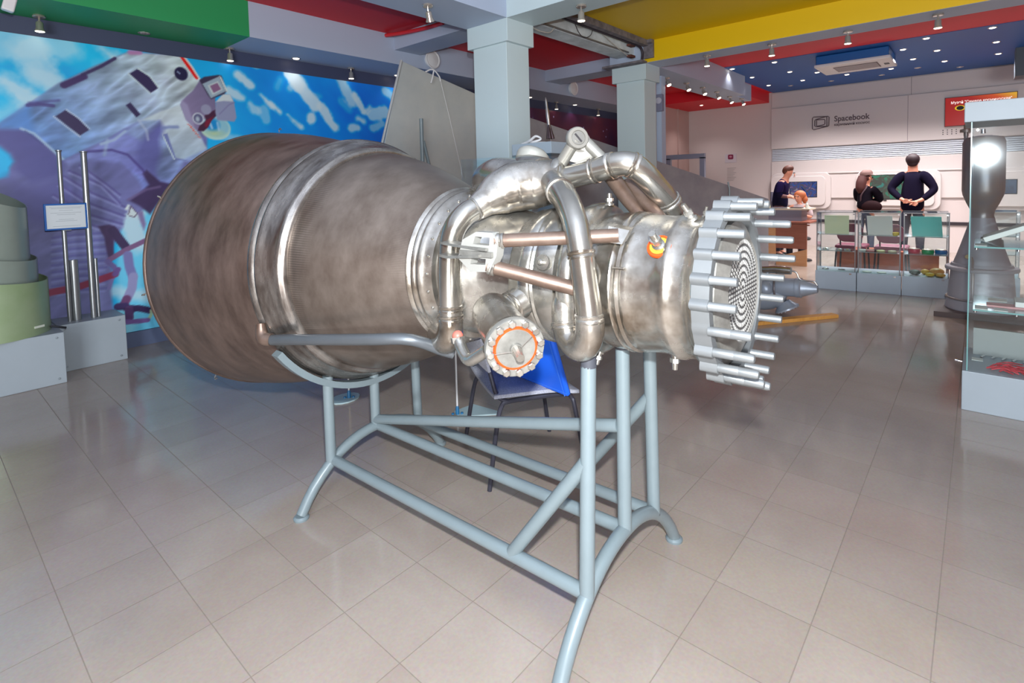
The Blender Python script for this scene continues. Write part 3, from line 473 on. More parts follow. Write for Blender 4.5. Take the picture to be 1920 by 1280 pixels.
eng = thing('rocket_engine', 'large steel rocket engine lying on the pale blue tubular stand', 'rocket engine', (OX, OY, 0), RZ)
def ax_line(b0, z0, slope): return (0, b0, z0), (0, 1, slope)
def lathe_part(name, prof, m, b0=0.0, z0=1.119, slope=-0.022, n=96, parent=None, angle=50):
    """prof in (b, r); the axis passes (0, b0, z0)"""
    mb = MB(); mb.lathe([(b-b0, r) for b, r in prof], (0, b0, z0), (0, 1, slope), n)
    return mb.build(name, m, parent or eng, angle=angle)
lathe_part('nozzle_extension', [(0.745, 0.545), (0.76, 0.556), (0.83, 0.577), (0.90, 0.598), (1.0, 0.626), (1.1, 0.650), (1.2, 0.672), (1.3, 0.689), (1.4, 0.702), (1.488, 0.711), (1.492, 0.717), (1.50, 0.719), (1.507, 0.716), (1.508, 0.709), (1.49, 0.704), (1.3, 0.682), (1.1, 0.643), (0.9, 0.591), (0.76, 0.549)], m_skirt, 0.7, 1.1036, -0.052)
for q, (ang) in enumerate((90, 150, 188, 235)):
    h = MB(); t = math.radians(ang); r = 0.718
    h.tube([(r*math.cos(t), 1.50, 1.062+r*math.sin(t)), ((r+.016)*math.cos(t), 1.50, 1.062+(r+.016)*math.sin(t)), ((r+.022)*math.cos(t), 1.485, 1.062+(r+.022)*math.sin(t)), ((r+.012)*math.cos(t), 1.475, 1.062+(r+.012)*math.sin(t))], 0.003, 6)
    h.build('rim_hook', m_steel, eng)
band = lathe_part('joint_band', [(0.762, 0.540), (0.762, 0.560), (0.742, 0.565), (0.734, 0.572), (0.726, 0.579), (0.715, 0.583), (0.704, 0.581), (0.696, 0.574), (0.690, 0.568), (0.684, 0.570), (0.676, 0.575), (0.667, 0.574), (0.658, 0.566), (0.64, 0.556), (0.61, 0.542), (0.585, 0.532), (0.578, 0.531), (0.573, 0.525), (0.568, 0.529), (0.563, 0.523), (0.558, 0.527), (0.553, 0.521), (0.549, 0.523), (0.545, 0.519), (0.543, 0.500), (0.55, 0.49)], m_bandm)
# main bell with a milled look near its two ends
mb = MB(); mb.lathe([(b, r) for b, r in [(0.556, 0.500), (0.53, 0.501), (0.49, 0.494), (0.45, 0.485), (0.393, 0.468), (0.32, 0.443), (0.254, 0.417), (0.19, 0.389), (0.14, 0.366), (0.09, 0.342), (0.05, 0.321), (0.02, 0.305)]], (0, 0, 1.119), (0, 1, -0.022), 128)
mb.build('nozzle_bell', m_bell, eng, angle=60)
lathe_part('throat_ring', [(0.045, 0.310), (0.042, 0.318), (0.034, 0.322), (0.026, 0.317), (0.021, 0.312), (0.015, 0.316), (0.008, 0.316), (0.002, 0.309), (-0.004, 0.306), (-0.010, 0.309), (-0.018, 0.308), (-0.026, 0.299), (-0.045, 0.291), (-0.062, 0.283), (-0.066, 0.262), (-0.02, 0.25)], m_stain, slope=-0.009)
for k in range(14):
    t = math.radians(100 + k*13); r = 0.291
    MB().sphere((r*math.cos(t), -0.045, 1.1195+r*math.sin(t)), 0.006, 8, 6).build('rivet', m_steel, eng)
lathe_part('throat_cone', [(-0.05, 0.264), (-0.10, 0.262), (-0.104, 0.258), (-0.17, 0.252), (-0.174, 0.247), (-0.23, 0.238), (-0.234, 0.233), (-0.30, 0.224), (-0.40, 0.212)], m_steel, slope=-0.009)
lathe_part('coolant_drum', [(-0.372, 0.20), (-0.374, 0.226), (-0.385, 0.233), (-0.42, 0.236), (-0.425, 0.240), (-0.46, 0.241), (-0.465, 0.236), (-0.473, 0.240), (-0.481, 0.235), (-0.49, 0.238), (-0.535, 0.236), (-0.555, 0.229), (-0.56, 0.20)], m_steel, slope=-0.009)
lathe_part('collar_ring', [(-0.572, 0.19), (-0.574, 0.240), (-0.582, 0.250), (-0.600, 0.256), (-0.622, 0.252), (-0.634, 0.240), (-0.638, 0.19)], m_steel, slope=-0.009)
lathe_part('combustion_chamber', [(-0.60, 0.198), (-0.64, 0.205), (-0.665, 0.216), (-0.70, 0.222), (-0.735, 0.221), (-0.748, 0.226), (-0.756, 0.221), (-0.768, 0.224), (-0.776, 0.217), (-0.790, 0.220), (-0.798, 0.216), (-0.83, 0.214), (-0.86, 0.212), (-0.885, 0.214), (-0.905, 0.223), (-0.915, 0.222), (-0.925, 0.216), (-0.955, 0.213), (-0.975, 0.220), (-0.985, 0.236), (-1.003, 0.243), (-1.004, 0.20)], m_stain, slope=-0.009)
FZ = 1.1295
def flange():
    mb = MB(); n = 288
    def R(t):
        d = math.degrees(t) % 360
        c = max(0.0, math.cos(24*t))
        if 184 < d < 206 and not (192 < d < 198 and False): c *= 0.15     # a plain stretch of rim
        return 0.253 + 0.017*c**0.9
    vs = []
    for b in (-1.003, -1.050):
        for j in range(n):
            t = 2*PI*j/n; vs.append((R(t)*math.cos(t), b, FZ+R(t)*math.sin(t)))
    for b in (-1.050, -1.003):
        for j in range(n):
            t = 2*PI*j/n; vs.append((0.226*math.cos(t), b, FZ+0.226*math.sin(t)))
    fs = []
    for k in range(4):
        k2 = (k+1) % 4
        for j in range(n): fs.append((k*n+j, k*n+(j+1) % n, k2*n+(j+1) % n, k2*n+j))
    mb.add(vs, fs); return mb.build('head_flange', m_alu, eng, angle=45)
flange()
lathe_part('head_shoulder', [(-1.0, 0.226), (-1.022, 0.224), (-1.026, 0.200), (-1.044, 0.197), (-1.066, 0.150), (-1.060, 0.146), (-1.05, 0.12)], m_cast, 0, FZ, 0.0)
def injector():
    mb = MB(); b0 = -1.061
    mb.lathe([(0, 0.0005), (0, 0.147), (0.01, 0.147)], (0, b0, FZ), (0, 1, 0), 64, 0)
    step = 0.0200
    for ring in range(0, 8):
        r = ring*step; cnt = max(1, int(round(2*PI*r/0.0125)))
        for k in range(cnt):
            t = 2*PI*k/cnt
            cr, sr = math.cos(t), math.sin(t); vs = []
            for dy, q in ((0.0, 1.0), (-0.0012, 0.85)):
                for e in range(8):
                    u, v = 0.0074*q*math.cos(e*PI/4), 0.0043*q*math.sin(e*PI/4)
                    vs.append(((r+u)*cr - v*sr, b0+dy, FZ+(r+u)*sr + v*cr))
            mb.add(vs, [tuple(range(8, 16))] + [(e, (e+1) % 8, 8+(e+1) % 8, 8+e) for e in range(8)], 1)
    return mb.build('injector_plate', [mat('injector_plate_grey', (112, 110, 110), 0.5, 0.7), mat('injector_nub_steel', (190, 188, 183), 0.45, 0.4)], eng)
injector()
short_ = MB().lathe([(0.004, 0.0125), (-0.004, 0.0125), (-0.006, 0.0115), (-0.062, 0.0115), (-0.066, 0.0105), (-0.067, 0.004)], (0, 0, 0), (0, 1, 0), 16).build('stud', m_alu, eng)
ls = MB(); ls.lathe([(0.004, 0.0125), (-0.006, 0.0122), (-0.05, 0.0122), (-0.051, 0.0118)], (0, 0, 0), (0, 1, 0), 16); ls.lathe([(-0.051, 0.0118), (-0.092, 0.0118), (-0.099, 0.0095), (-0.100, 0.003)], (0, 0, 0), (0, 1, 0), 16, 1)
long_ = ls.build('stud', [m_alu, mat('stud_thread', (170, 176, 186), 0.3, 0.8)], eng)
LONG = {1, 2, 3, 13, 14, 15, 16, 17}
first = {False: short_, True: long_}; used = {False: False, True: False}
for k in range(24):
    isl = k in LONG; src = first[isl]
    o = src if not used[isl] else src.copy()
    if used[isl]: scene.collection.objects.link(o); o.parent = eng
    used[isl] = True
    t = math.radians(k*15 + 0.0); o.location = (0.252*math.cos(t), -1.05, FZ+0.252*math.sin(t))
# the half-moon mounting pads on the chamber side
pad = MB(); pad.lathe([(0, 0.0001), (0.006, 0.062), (0.0, 0.066), (-0.02, 0.066)], (-0.222, -0.655, 1.165), (-1, -0.1, 0.1), 32)
pad.build('side_boss', m_steel, eng)

# ---- pipework
def pipe(name, pts, r, m=m_pipe, n=24, sm=8, rings=(), ring_m=None, parent=None, lip=1.09):
    mb = MB(); mb.tube(pts, r, n, 0, True, sm)
    P = smooth_path(pts, sm)
    for f in rings:
        i = min(len(P)-2, max(1, int(f*(len(P)-1)))); rr = r if isinstance(r, (int, float)) else float(np.interp(i/(len(P)-1), np.linspace(0, 1, len(r)), r))
        d = (P[i+1]-P[i-1]).normalized()
        mb.lathe([(-0.012, rr*0.98), (-0.010, rr*lip), (-0.003, rr*lip), (0.0, rr*1.02), (0.003, rr*lip), (0.010, rr*lip), (0.012, rr*0.98)], P[i], d, n, 1)
    return mb.build(name, [m, ring_m or m_stain], parent or eng, angle=50)
pipe('fuel_downpipe', [(-0.275, -0.146, 0.96), (-0.275, -0.146, 1.05), (-0.275, -0.148, 1.16), (-0.273, -0.158, 1.258), (-0.262, -0.176, 1.31), (-0.232, -0.196, 1.348), (-0.185, -0.214, 1.372)], 0.041, rings=(0.12, 0.97))
pipe('fuel_elbow', [(-0.275, -0.146, 0.985), (-0.275, -0.145, 0.95), (-0.268, -0.128, 0.905), (-0.240, -0.075, 0.882), (-0.205, -0.02, 0.892), (-0.18, 0.015, 0.925)], [0.0425, 0.0445, 0.049, 0.051, 0.05, 0.045], m_stain, rings=(0.03,))
pipe('oxidiser_downpipe', [(-0.274, -0.716, 1.03), (-0.274, -0.712, 1.09), (-0.272, -0.700, 1.17), (-0.270, -0.687, 1.25), (-0.25, -0.658, 1.328), (-0.195, -0.598, 1.384), (-0.12, -0.515, 1.425), (-0.05, -0.445, 1.452)], [0.039, 0.038, 0.038, 0.038, 0.044, 0.044], rings=(0.08, 0.42, 0.84))
pipe('oxidiser_elbow', [(-0.274, -0.716, 1.05), (-0.272, -0.713, 1.01), (-0.262, -0.692, 0.972), (-0.245, -0.655, 0.956), (-0.232, -0.618, 0.972), (-0.225, -0.600, 1.01), (-0.215, -0.594, 1.07), (-0.19, -0.594, 1.12)], 0.042, m_stain, rings=(0.72,))
hot = MB()
hot.tube([(-0.195, -0.210, 1.366), (-0.165, -0.224, 1.386), (-0.12, -0.248, 1.413), (-0.065, -0.287, 1.438), (-0.02, -0.345, 1.447), (0.0, -0.415, 1.455), (0.0, -0.47, 1.464)], [0.045, 0.052, 0.078, 0.092, 0.090, 0.078, 0.06], 28, 0, True, 8)
hot.tube([(0.10, -0.17, 1.415), (0.10, -0.20, 1.45), (0.06, -0.255, 1.462), (0.02, -0.31, 1.462), (0.0, -0.37, 1.458)], [0.075, 0.098, 0.10, 0.092, 0.085], 28, 0, True, 8)
hot.tube([(0.10, 0.02, 1.43), (0.085, -0.03, 1.458), (0.06, -0.10, 1.468), (0.03, -0.19, 1.462), (0.0, -0.28, 1.452)], [0.05, 0.078, 0.088, 0.088, 0.085], 28, 0, True, 8)
hot.build('gas_manifold', m_stain, eng, angle=60)
pipe('cross_pipe', [(0, -0.43, 1.458), (0, -0.518, 1.475), (0.0, -0.602, 1.492), (0.005, -0.668, 1.506), (0.02, -0.708, 1.502), (0.05, -0.737, 1.473), (0.09, -0.761, 1.428), (0.13, -0.781, 1.383), (0.165, -0.792, 1.33), (0.17, -0.79, 1.27)], 0.0415, rings=(0.20, 0.30, 0.47, 0.80))
capf = MB(); capf.lathe([(-0.05, 0.058), (0.0, 0.06), (0.004, 0.066), (0.03, 0.068), (0.045, 0.062), (0.058, 0.045), (0.062, 0.0005)], (0.13, -0.215, 1.53), (0.35, -0.1, 0.75), 32)
capf.build('inlet_flange', m_dome, eng)
# gimbal clevis on top
ce = Vector((-0.60, -0.79, 0.06)).normalized()
cl = MB()
cl.lathe([(-0.014, 0.0005), (-0.014, 0.036), (-0.010, 0.039), (0.010, 0.039), (0.014, 0.036), (0.014, 0.026), (0.010, 0.024)], (0.0, -0.514, 1.602), ce, 32)
cl.lathe([(-0.012, 0.0005), (-0.012, 0.036), (0.012, 0.038), (0.014, 0.0005)], (0.036, -0.500, 1.592), ce, 28)
cl.tube([(0.0, -0.512, 1.60), (0.0, -0.484, 1.566), (0.0, -0.452, 1.525), (0, -0.434, 1.498)], [0.020, 0.021, 0.022, 0.022], 18)
cl.tube([(0.05, -0.52, 1.588), (0.065, -0.545, 1.558), (0.085, -0.582, 1.512), (0.095, -0.605, 1.48)], [0.022, 0.021, 0.022, 0.024], 18)
cl.prism([(0.0, -0.50, 1.59), (0.0, -0.462, 1.53), (0.03, -0.50, 1.515), (0.06, -0.55, 1.512), (0.05, -0.535, 1.565)], (0.02, 0.016, 0))
clv = cl.build('gimbal_clevis', mat('clevis_steel', (158, 155, 148), 0.38, 0.6, var=0.1), eng, angle=45)
pin = MB(); pin.lathe([(0.010, 0.023), (0.012, 0.0225), (0.0125, 0.0005)], (0.0, -0.514, 1.602), ce, 24); pin.box((-0.003, -0.018, 0.012), (0.003, 0.018, 0.0145), 1, Matrix.Translation((0.0, -0.514, 1.602)) @ ce.to_track_quat('Z', 'Y').to_matrix().to_4x4() @ Matrix.Rotation(0.7, 4, 'Z')); pin.build('pin', [mat('dull_pin_steel', (128, 126, 122), 0.45, 0.5), m_dark], clv)
pipe('bleed_elbow', [(-0.03, -0.448, 1.45), (-0.025, -0.442, 1.487), (-0.012, -0.437, 1.506), (0.005, -0.437, 1.512)], 0.029, m_steel, 20)
pipe('clevis_brace', [(0.08, -0.60, 1.47), (0.07, -0.655, 1.405), (0.05, -0.70, 1.362), (0.03, -0.735, 1.33)], [0.028, 0.027, 0.022, 0.018], m_brown)
pipe('clevis_brace', [(0.14, -0.629, 1.439), (0.11, -0.69, 1.395), (0.085, -0.755, 1.345), (0.07, -0.79, 1.32)], [0.026, 0.026, 0.024, 0.02], m_brown)
# strut bracket: octagonal plate with two windows and two thin jaws
br = MB(); y_ = -0.37
oct_ = [(-0.376, 1.304), (-0.44, 1.303), (-0.464, 1.278), (-0.456, 1.232), (-0.425, 1.182), (-0.348, 1.176), (-0.294, 1.216), (-0.315, 1.276)]
s1 = [(-0.371, 1.289), (-0.431, 1.288), (-0.428, 1.263), (-0.361, 1.265)]; s2 = [(-0.353, 1.222), (-0.413, 1.221), (-0.410, 1.203), (-0.347, 1.201)]
def plate_with_windows(mb, outer, holes, x0, x1):
    bm = bmesh.new()
    loops = []
    for lp in [outer]+holes:
        vs = [bm.verts.new((x0, b, z)) for b, z in lp]
        loops.append([bm.edges.new((vs[i], vs[(i+1) % len(vs)])) for i in range(len(vs))])
    r = bmesh.ops.triangle_fill(bm, use_beauty=True, use_dissolve=False, edges=[e for l in loops for e in l])
    faces = [f for f in r['geom'] if isinstance(f, bmesh.types.BMFace)]
    ext = bmesh.ops.extrude_face_region(bm, geom=faces)
    bmesh.ops.translate(bm, vec=(x1-x0, 0, 0), verts=[v for v in ext['geom'] if isinstance(v, bmesh.types.BMVert)])
    bm.verts.index_update(); bm.verts.ensure_lookup_table()
    mb.add([v.co.copy() for v in bm.verts], [tuple(v.index for v in f.verts) for f in bm.faces]); bm.free()
plate_with_windows(br, oct_, [s1, s2], -0.378, -0.345)
brk = br.build('strut_bracket', m_brkt, eng, angle=30)
j = MB()
j.prism([(-0.30, -0.165, 1.250), (-0.335, -0.17, 1.250), (-0.375, -0.26, 1.252), (-0.392, -0.425, 1.247), (-0.378, -0.425, 1.247), (-0.33, -0.30, 1.250), (-0.285, -0.20, 1.250)], (0, 0, 0.008))
j.prism([(-0.30, -0.155, 1.206), (-0.335, -0.16, 1.206), (-0.385, -0.25, 1.212), (-0.396, -0.40, 1.226), (-0.38, -0.40, 1.226), (-0.33, -0.30, 1.214), (-0.285, -0.20, 1.206)], (0, 0, 0.009))
j.prism([(-0.376, -0.30, 1.228), (-0.388, -0.31, 1.228), (-0.390, -0.445, 1.228), (-0.376, -0.445, 1.228)], (0, 0, 0.016))
j.build('jaw', m_cast, brk, angle=30)
pipe('strut', [(-0.362, -0.440, 1.277), (-0.30, -0.56, 1.282), (-0.245, -0.67, 1.287), (-0.195, -0.77, 1.292)], 0.021, m_brown, 18, rings=(0.06,), ring_m=m_steel, lip=1.16)
pipe('strut', [(-0.362, -0.405, 1.197), (-0.31, -0.505, 1.170), (-0.27, -0.58, 1.148), (-0.236, -0.645, 1.130)], 0.0225, m_brown, 18, rings=(0.06,), ring_m=m_steel, lip=1.16)
lug = MB(); lug.prism([(-0.190, -0.735, 1.318), (-0.214, -0.735, 1.272), (-0.205, -0.785, 1.268), (-0.165, -0.79, 1.305)], (0.03, 0, 0.006)); lug.build('strut_lug', m_stain, eng)
# bolted cover of the start valve
VC = Vector((-0.46, -0.59, 0.992)); VB = Vector((-0.285, -0.35, 1.03)); vd = (VC-VB).normalized()
vb = MB(); L_ = (VC-VB).length
vb.lathe([(-0.02, 0.050), (0.0, 0.066), (0.02, 0.070), (0.12, 0.070), (0.17, 0.072), (L_-0.055, 0.073), (L_-0.045, 0.082), (L_-0.03, 0.083)], VB, vd, 40)
val = vb.build('start_valve', m_stain, eng, angle=40)
cv = MB()
cv.lathe([(L_-0.03, 0.085), (L_-0.012, 0.086), (L_-0.008, 0.084), (L_-0.008, 0.062)], VB, vd, 48, 0)
cv.lathe([(L_-0.008, 0.064), (L_-0.004, 0.062), (L_-0.004, 0.0565)], VB, vd, 48, 1, caps=False)
cv.lathe([(L_-0.004, 0.0565), (L_-0.006, 0.054), (L_-0.006, 0.018), (L_+0.006, 0.017), (L_+0.008, 0.0005)], VB, vd, 40, 0)
cvo = cv.build('valve_cover', [m_cast, m_orange], val, angle=40)
uu = Vector((0, 0, 1)) - vd*vd.z; uu.normalize(); ww = vd.cross(uu)
for k in range(12):
    t = 2*PI*(k+0.3)/12; c = VB + vd*(L_-0.009) + (uu*math.cos(t)+ww*math.sin(t))*0.0735
    MB().lathe([(0, 0.0115), (0.010, 0.0115), (0.012, 0.009), (0.012, 0.0005)], c, vd, 6).build('bolt', m_steel, val, smooth=False)
MB().tube([VC+vd*0.0, VC+vd*0.02+Vector((0, 0, -0.002)), VC+vd*0.045+Vector((0.0, 0, -0.006))], [0.017, 0.013, 0.0115], 10).build('spindle', m_steel, val)
MB().tube([VB+vd*(L_+0.006)+(uu*0.6-ww*0.75)*0.06, VB+vd*(L_+0.012), VB+vd*(L_+0.006)+(-uu*0.1+ww*1.0)*0.062], 0.0012, 6).build('lock_wire', m_steel, val)
pipe('valve_neck', [(-0.21, -0.42, 1.06), (-0.245, -0.405, 1.045), (-0.285, -0.39, 1.03)], [0.055, 0.05, 0.056], m_steel, rings=(0.5,))
# drain elbow with a red plug
dr = MB(); dr.tube([(-0.40, -0.307, 0.955), (-0.405, -0.322, 0.938), (-0.415, -0.345, 0.922), (-0.425, -0.375, 0.912), (-0.43, -0.41, 0.928), (-0.425, -0.45, 0.955)], 0.019, 14, 0, True, 4)
dr.lathe([(0.0, 0.024), (0.018, 0.024)], (-0.398, -0.305, 0.948), (0.05, 0.25, 1), 6)
dro = dr.build('drain_elbow', m_steel, eng)
MB().sphere((-0.396, -0.300, 0.968), 0.018, 16, 8).build('red_plug', mat('red_plug', (200, 110, 96), 0.4), dro)
# long blue-grey drain tube under the bell
bt = pipe('drain_tube', [(-0.530, 0.640, 0.832), (-0.512, 0.54, 0.846), (-0.47, 0.32, 0.872), (-0.418, 0.12, 0.893), (-0.36, 0.015, 0.898), (-0.31, -0.03, 0.880), (-0.25, -0.06, 0.845), (-0.21, -0.09, 0.825)], 0.0215, m_bluegrey, 18)
fe = MB(); fe.tube([(-0.530, 0.645, 0.832), (-0.545, 0.672, 0.835), (-0.548, 0.69, 0.855), (-0.545, 0.70, 0.895)], [0.026, 0.027, 0.024, 0.02], 16, 0, True, 5)
fe.build('tube_elbow', m_brown, bt)
# sensors and fittings
def fitting(name, p, d, l, r, m=m_steel, ring=None):
    d = Vector(d).normalized(); p = Vector(p); mb = MB()
    mb.lathe([(0, r*1.25), (l*0.15, r*1.25), (l*0.2, r*0.8), (l*0.35, r*0.8)], p, d, 14)
    mb.lathe([(l*0.35, r*1.1), (l*0.6, r*1.1)], p, d, 6)
    mb.lathe([(l*0.6, r*0.7), (l, r*0.65), (l, 0.0003)], p, d, 12)
    o = mb.build(name, m, eng, angle=40)
    if ring:
        rr = MB(); rr.lathe([(-0.004, 0.052*ring), (0.002, 0.050*ring), (0.003, 0.038*ring)], p, d, 32, 0, caps=False); rr.lathe([(0.003, 0.038*ring), (0.004, 0.026*ring), (0.003, 0.012)], p, d, 32, 1, caps=False)
        rr.build('paint_ring', [m_orange, m_yelmk], o)
    return o
fitting('pressure_sensor', (-0.168, -0.883, 1.264), (-0.74, 0.02, 0.62), 0.062, 0.015, ring=0.72)
fitting('bottom_fitting', (-0.035, -0.872, 0.925), (-0.02, 0, -1), 0.055, 0.014)
fitting('bottom_fitting', (-0.19, -0.70, 0.935), (-0.3, 0.1, -0.8), 0.04, 0.010)
fitting('top_fitting', (-0.06, -0.94, 1.332), (-0.35, 0.35, 0.75), 0.055, 0.013)
fitting('top_fitting', (-0.02, -0.957, 1.336), (-0.1, -0.3, 0.9), 0.035, 0.006)
fitting('cap_nipple', (0.0, -0.636, 1.37), (0, 0, 1), 0.04, 0.013)
bs = MB(); bs.lathe([(0, 0.026), (0.006, 0.025), (0.007, 0.010), (0.02, 0.009), (0.023, 0.005), (0.023, 0.0003)], (-0.232, -0.525, 1.20), (-1, 0, 0.2), 20); bs.build('drain_boss', m_steel, eng)
cp = MB(); cp.box((-0.226, -0.80, 1.20), (-0.214, -0.765, 1.204)); cp.build('band_clip', m_steel, eng)

# ---- stand
m_stand = mat('pale_blue_enamel', (120, 133, 138), 0.34, var=0.03, scale=14, coat=0.3)
std = thing('engine_stand', 'pale blue tubular steel stand on arched feet under the rocket engine', 'stand', (OX, OY, 0), RZ)
def arch(b):
    pts = []
    for k in range(25):
        a = -0.418 + 0.836*k/24; u = abs(a)/0.418
        z = 0.268 - 0.22*u**2.2 - 0.032*u**8
        pts.append((a, b, z))
    return MB().tube(pts, 0.0235, 18).build('arch_leg', m_stand, std, angle=60)
for b in (-0.678, 0.679):
    arch(b)
    for s in (-1, 1):
        MB().lathe([(0, 0.033), (0.008, 0.034), (0.016, 0.026), (0.017, 0.0005)], (s*0.419, b, 0), (0, 0, 1), 20).build('foot', m_stand, std)
for a, z in ((-0.252, 0.198), (0.0, 0.268), (0.252, 0.198)):
    MB().tube([(a, -0.678, z), (a, 0.679, z)], 0.0225, 16).build('rail', m_stand, std)
for a0, z0, a1, z1 in ((-0.255, 0.195, -0.222, 0.915), (-0.003, 0.27, -0.003, 0.915), (0.23, 0.205, 0.205, 0.915)):
    MB().tube([(a0, -0.678, z0), (a1, -0.678, z1)], 0.0235, 18).build('post', m_stand, std)
    MB().tube([(a1, -0.678, z1-0.022), (a1*1.0, -0.678, min(z1+0.01, 1.125-math.sqrt(max(0.001, 0.222**2-a1*a1))+0.004) if abs(a1) < 0.2 else z1+0.05)], 0.0245, 16).build('pad', m_rubber, std)
for a0, z0, a1, z1 in ((-0.262, 0.19, -0.262, 0.595), (-0.008, 0.27, -0.008, 0.545), (0.265, 0.19, 0.255, 0.595)):
    MB().tube([(a0, 0.679, z0), (a1, 0.679, z1)], 0.0235, 18).build('post', m_stand, std)
MB().tube([(-0.008, 0.679, 0.30), (-0.004, -0.66, 0.625)], 0.0225, 16).build('slanted_bar', m_stand, std)
MB().tube([(-0.252, -0.386, 0.206), (-0.238, -0.672, 0.600)], 0.0225, 16).build('brace', m_stand, std)
MB().tube([(0.245, -0.317, 0.206), (0.215, -0.672, 0.655)], 0.0225, 16).build('brace', m_stand, std)
# curved saddle strip carrying the joint band
sd = MB(); n = 28; R0 = 0.588
vs = []; fs = []
for k in range(n+1):
    t = math.radians(270-55 + 110*k/n)
    for rr in (R0, R0+0.028):
        for b in (0.655, 0.705): vs.append((rr*math.cos(t), b, 1.1035+rr*math.sin(t)))
for k in range(n):
    i = k*4
    for a_, b_ in ((0, 1), (1, 3), (3, 2), (2, 0)): fs.append((i+a_, i+b_, i+4+b_, i+4+a_))
fs += [(0, 2, 3, 1), (n*4, n*4+1, n*4+3, n*4+2)]
sd.add(vs, fs); sd.build('saddle', m_stand, std, angle=40)

# ================================================================ LAMPS, VENTS AND WALL FITTINGS
m_glow = mat('lamp_glow', (255, 244, 226), 0.5, emit=(255, 238, 214), estr=7.0)
m_plastic = mat('white_plastic', (226, 226, 228), 0.4)
def spot_mesh(tilt=0.0, side=1):
    """wall-and-ceiling spotlight hanging from z = 0"""
    root = thing('spotlight', 'x', 'spotlight')
    MB().lathe([(0, 0.0005), (0, 0.042), (-0.012, 0.045), (-0.018, 0.040), (-0.018, 0.0005)], (0, 0, 0), (0, 0, 1), 20).build('ceiling_plate', m_chrome, root)
    s = math.sin(tilt); c = math.cos(tilt)
    MB().tube([(0, 0, -0.015), (0, 0, -0.035), (0.02*s, 0, -0.055)], 0.008, 10).build('swivel', m_chrome, root)
    a = Vector((0.02*s, 0, -0.05)); d = Vector((s, 0, -c))
    h = MB(); h.lathe([(0, 0.0005), (0.0, 0.018), (0.012, 0.026), (0.055, 0.027), (0.075, 0.036), (0.082, 0.037), (0.080, 0.031)], a, d, 20)
    h.build('lamp_head', m_chrome, root)
    g = MB(); g.lathe([(0.0795, 0.031), (0.0835, 0.029), (0.0835, 0.0005)], a, d, 20); g.build('bulb', m_glow, root)
    return root
P_DOWN = spot_mesh(0.0); P_TILT = spot_mesh(0.5)
_used = {}
def spot(proto, x, y, z, rz, label, group=None):
    k = proto.name
    if not _used.get(k):
        o = proto; _used[k] = True; o.location = (x, y, z); o.rotation_euler = (0, 0, rz); o['label'] = label
        if group: o['group'] = group
    else: o = dup(proto, (x, y, z), rz, label, group)
    return o
g1 = 'spotlights along the mural wall'
spot(P_DOWN, 0.863, 5.90, ZS, 0, 'chrome spotlight under the green beam above the astronaut\'s back', g1)
spot(P_DOWN, 2.38, 5.94, ZS, 0, 'chrome spotlight at the end of the green beam above the astronaut\'s helmet', g1)
spot(P_DOWN, 3.81, 5.93, ZS, 0, 'chrome spotlight above the blue sky mural, left of the tall metal fin', g1)
spot(P_TILT, 2.96, 3.45, ZS, 0.5, 'chrome spotlight under the grey beam left of the near column')
spot(P_DOWN, 3.88, 2.56, ZS, 0, 'chrome spotlight under the white beam right of the near column')
spot(P_DOWN, 8.11, 5.93, ZS, 0, 'left one of two chrome spotlights over the dark starfield mural', g1)
spot(P_DOWN, 9.55, 5.93, ZS, 0, 'right one of two chrome spotlights over the dark starfield mural', g1)
g2 = 'spotlights under the yellow-faced beam'
for (x, y), w in zip(((6.50, 2.504), (6.51, 1.78), (6.53, 1.055), (6.49, 0.325)), ('nearest the far column', 'second from the far column', 'third from the far column', 'farthest right, above the red screen')):
    spot(P_DOWN, x, y, ZS, 0, 'chrome spotlight under the yellow-faced beam, ' + w, g2)
g3 = 'spotlights in a row under the lavender beam'
for (x, y), w in zip(((7.446, 3.46), (8.088, 3.437), (8.684, 3.42), (9.307, 3.42), (10.04, 3.46)), ('first', 'second', 'third', 'fourth', 'fifth')):
    spot(P_TILT, x, y, ZS, -1.9, 'chrome spotlight under the lavender beam, %s in its row from the far column' % w, g3)
spot(P_TILT, 10.698, 3.46, ZS+0.03, -1.9, 'chrome spotlight at the far end of the lavender beam row, sixth', g3)

def downlight_proto(lit=True):
    root = thing('downlight', 'x', 'downlight')
    MB().lathe([(0.0, 0.034), (-0.004, 0.036), (-0.006, 0.044), (-0.002, 0.050), (0.0, 0.050)], (0, 0, 0), (0, 0, 1), 24).build('trim_ring', m_chrome, root)
    g = MB(); g.lathe([(-0.001, 0.036), (-0.010, 0.028), (-0.012, 0.0005)], (0, 0, 0), (0, 0, 1), 20)
    g.build('bulb', m_glow if lit else m_chrome, root); return root
D_ON = downlight_proto(); D_OFF = downlight_proto(False)
def downlight(proto, x, y, z, label, group=None, power=0.0):
    o = spot(proto, x, y, z, 0, label, group)
    if power:
        lamp('downlight_lamp', 'SPOT', (x, y, z-0.03), power, (1.0, 0.95, 0.935), 0.03, (x, y, 0), angle=2.0, blend=0.7)
gd = 'recessed downlights in the dark blue ceiling'
rows = [('row nearest the yellow beam', [(9.299, 3.16), (9.282, 2.499), (9.813, 0.89), (9.261, 0.584), (9.239, -0.082)]),
        ('middle row', [(10.338, 3.16), (10.328, 2.531), (10.761, 2.199), (10.749, 0.842), (10.297, 0.521), (10.291, -0.134)]),
        ('row nearest the back wall', [(11.488, 3.2), (11.425, 2.577), (11.417, 1.854), (11.41, 1.196), (11.362, 0.476), (11.326, -0.175)])]
ords = ['leftmost', 'second from left', 'third from left', 'fourth from left', 'fifth from left', 'rightmost']
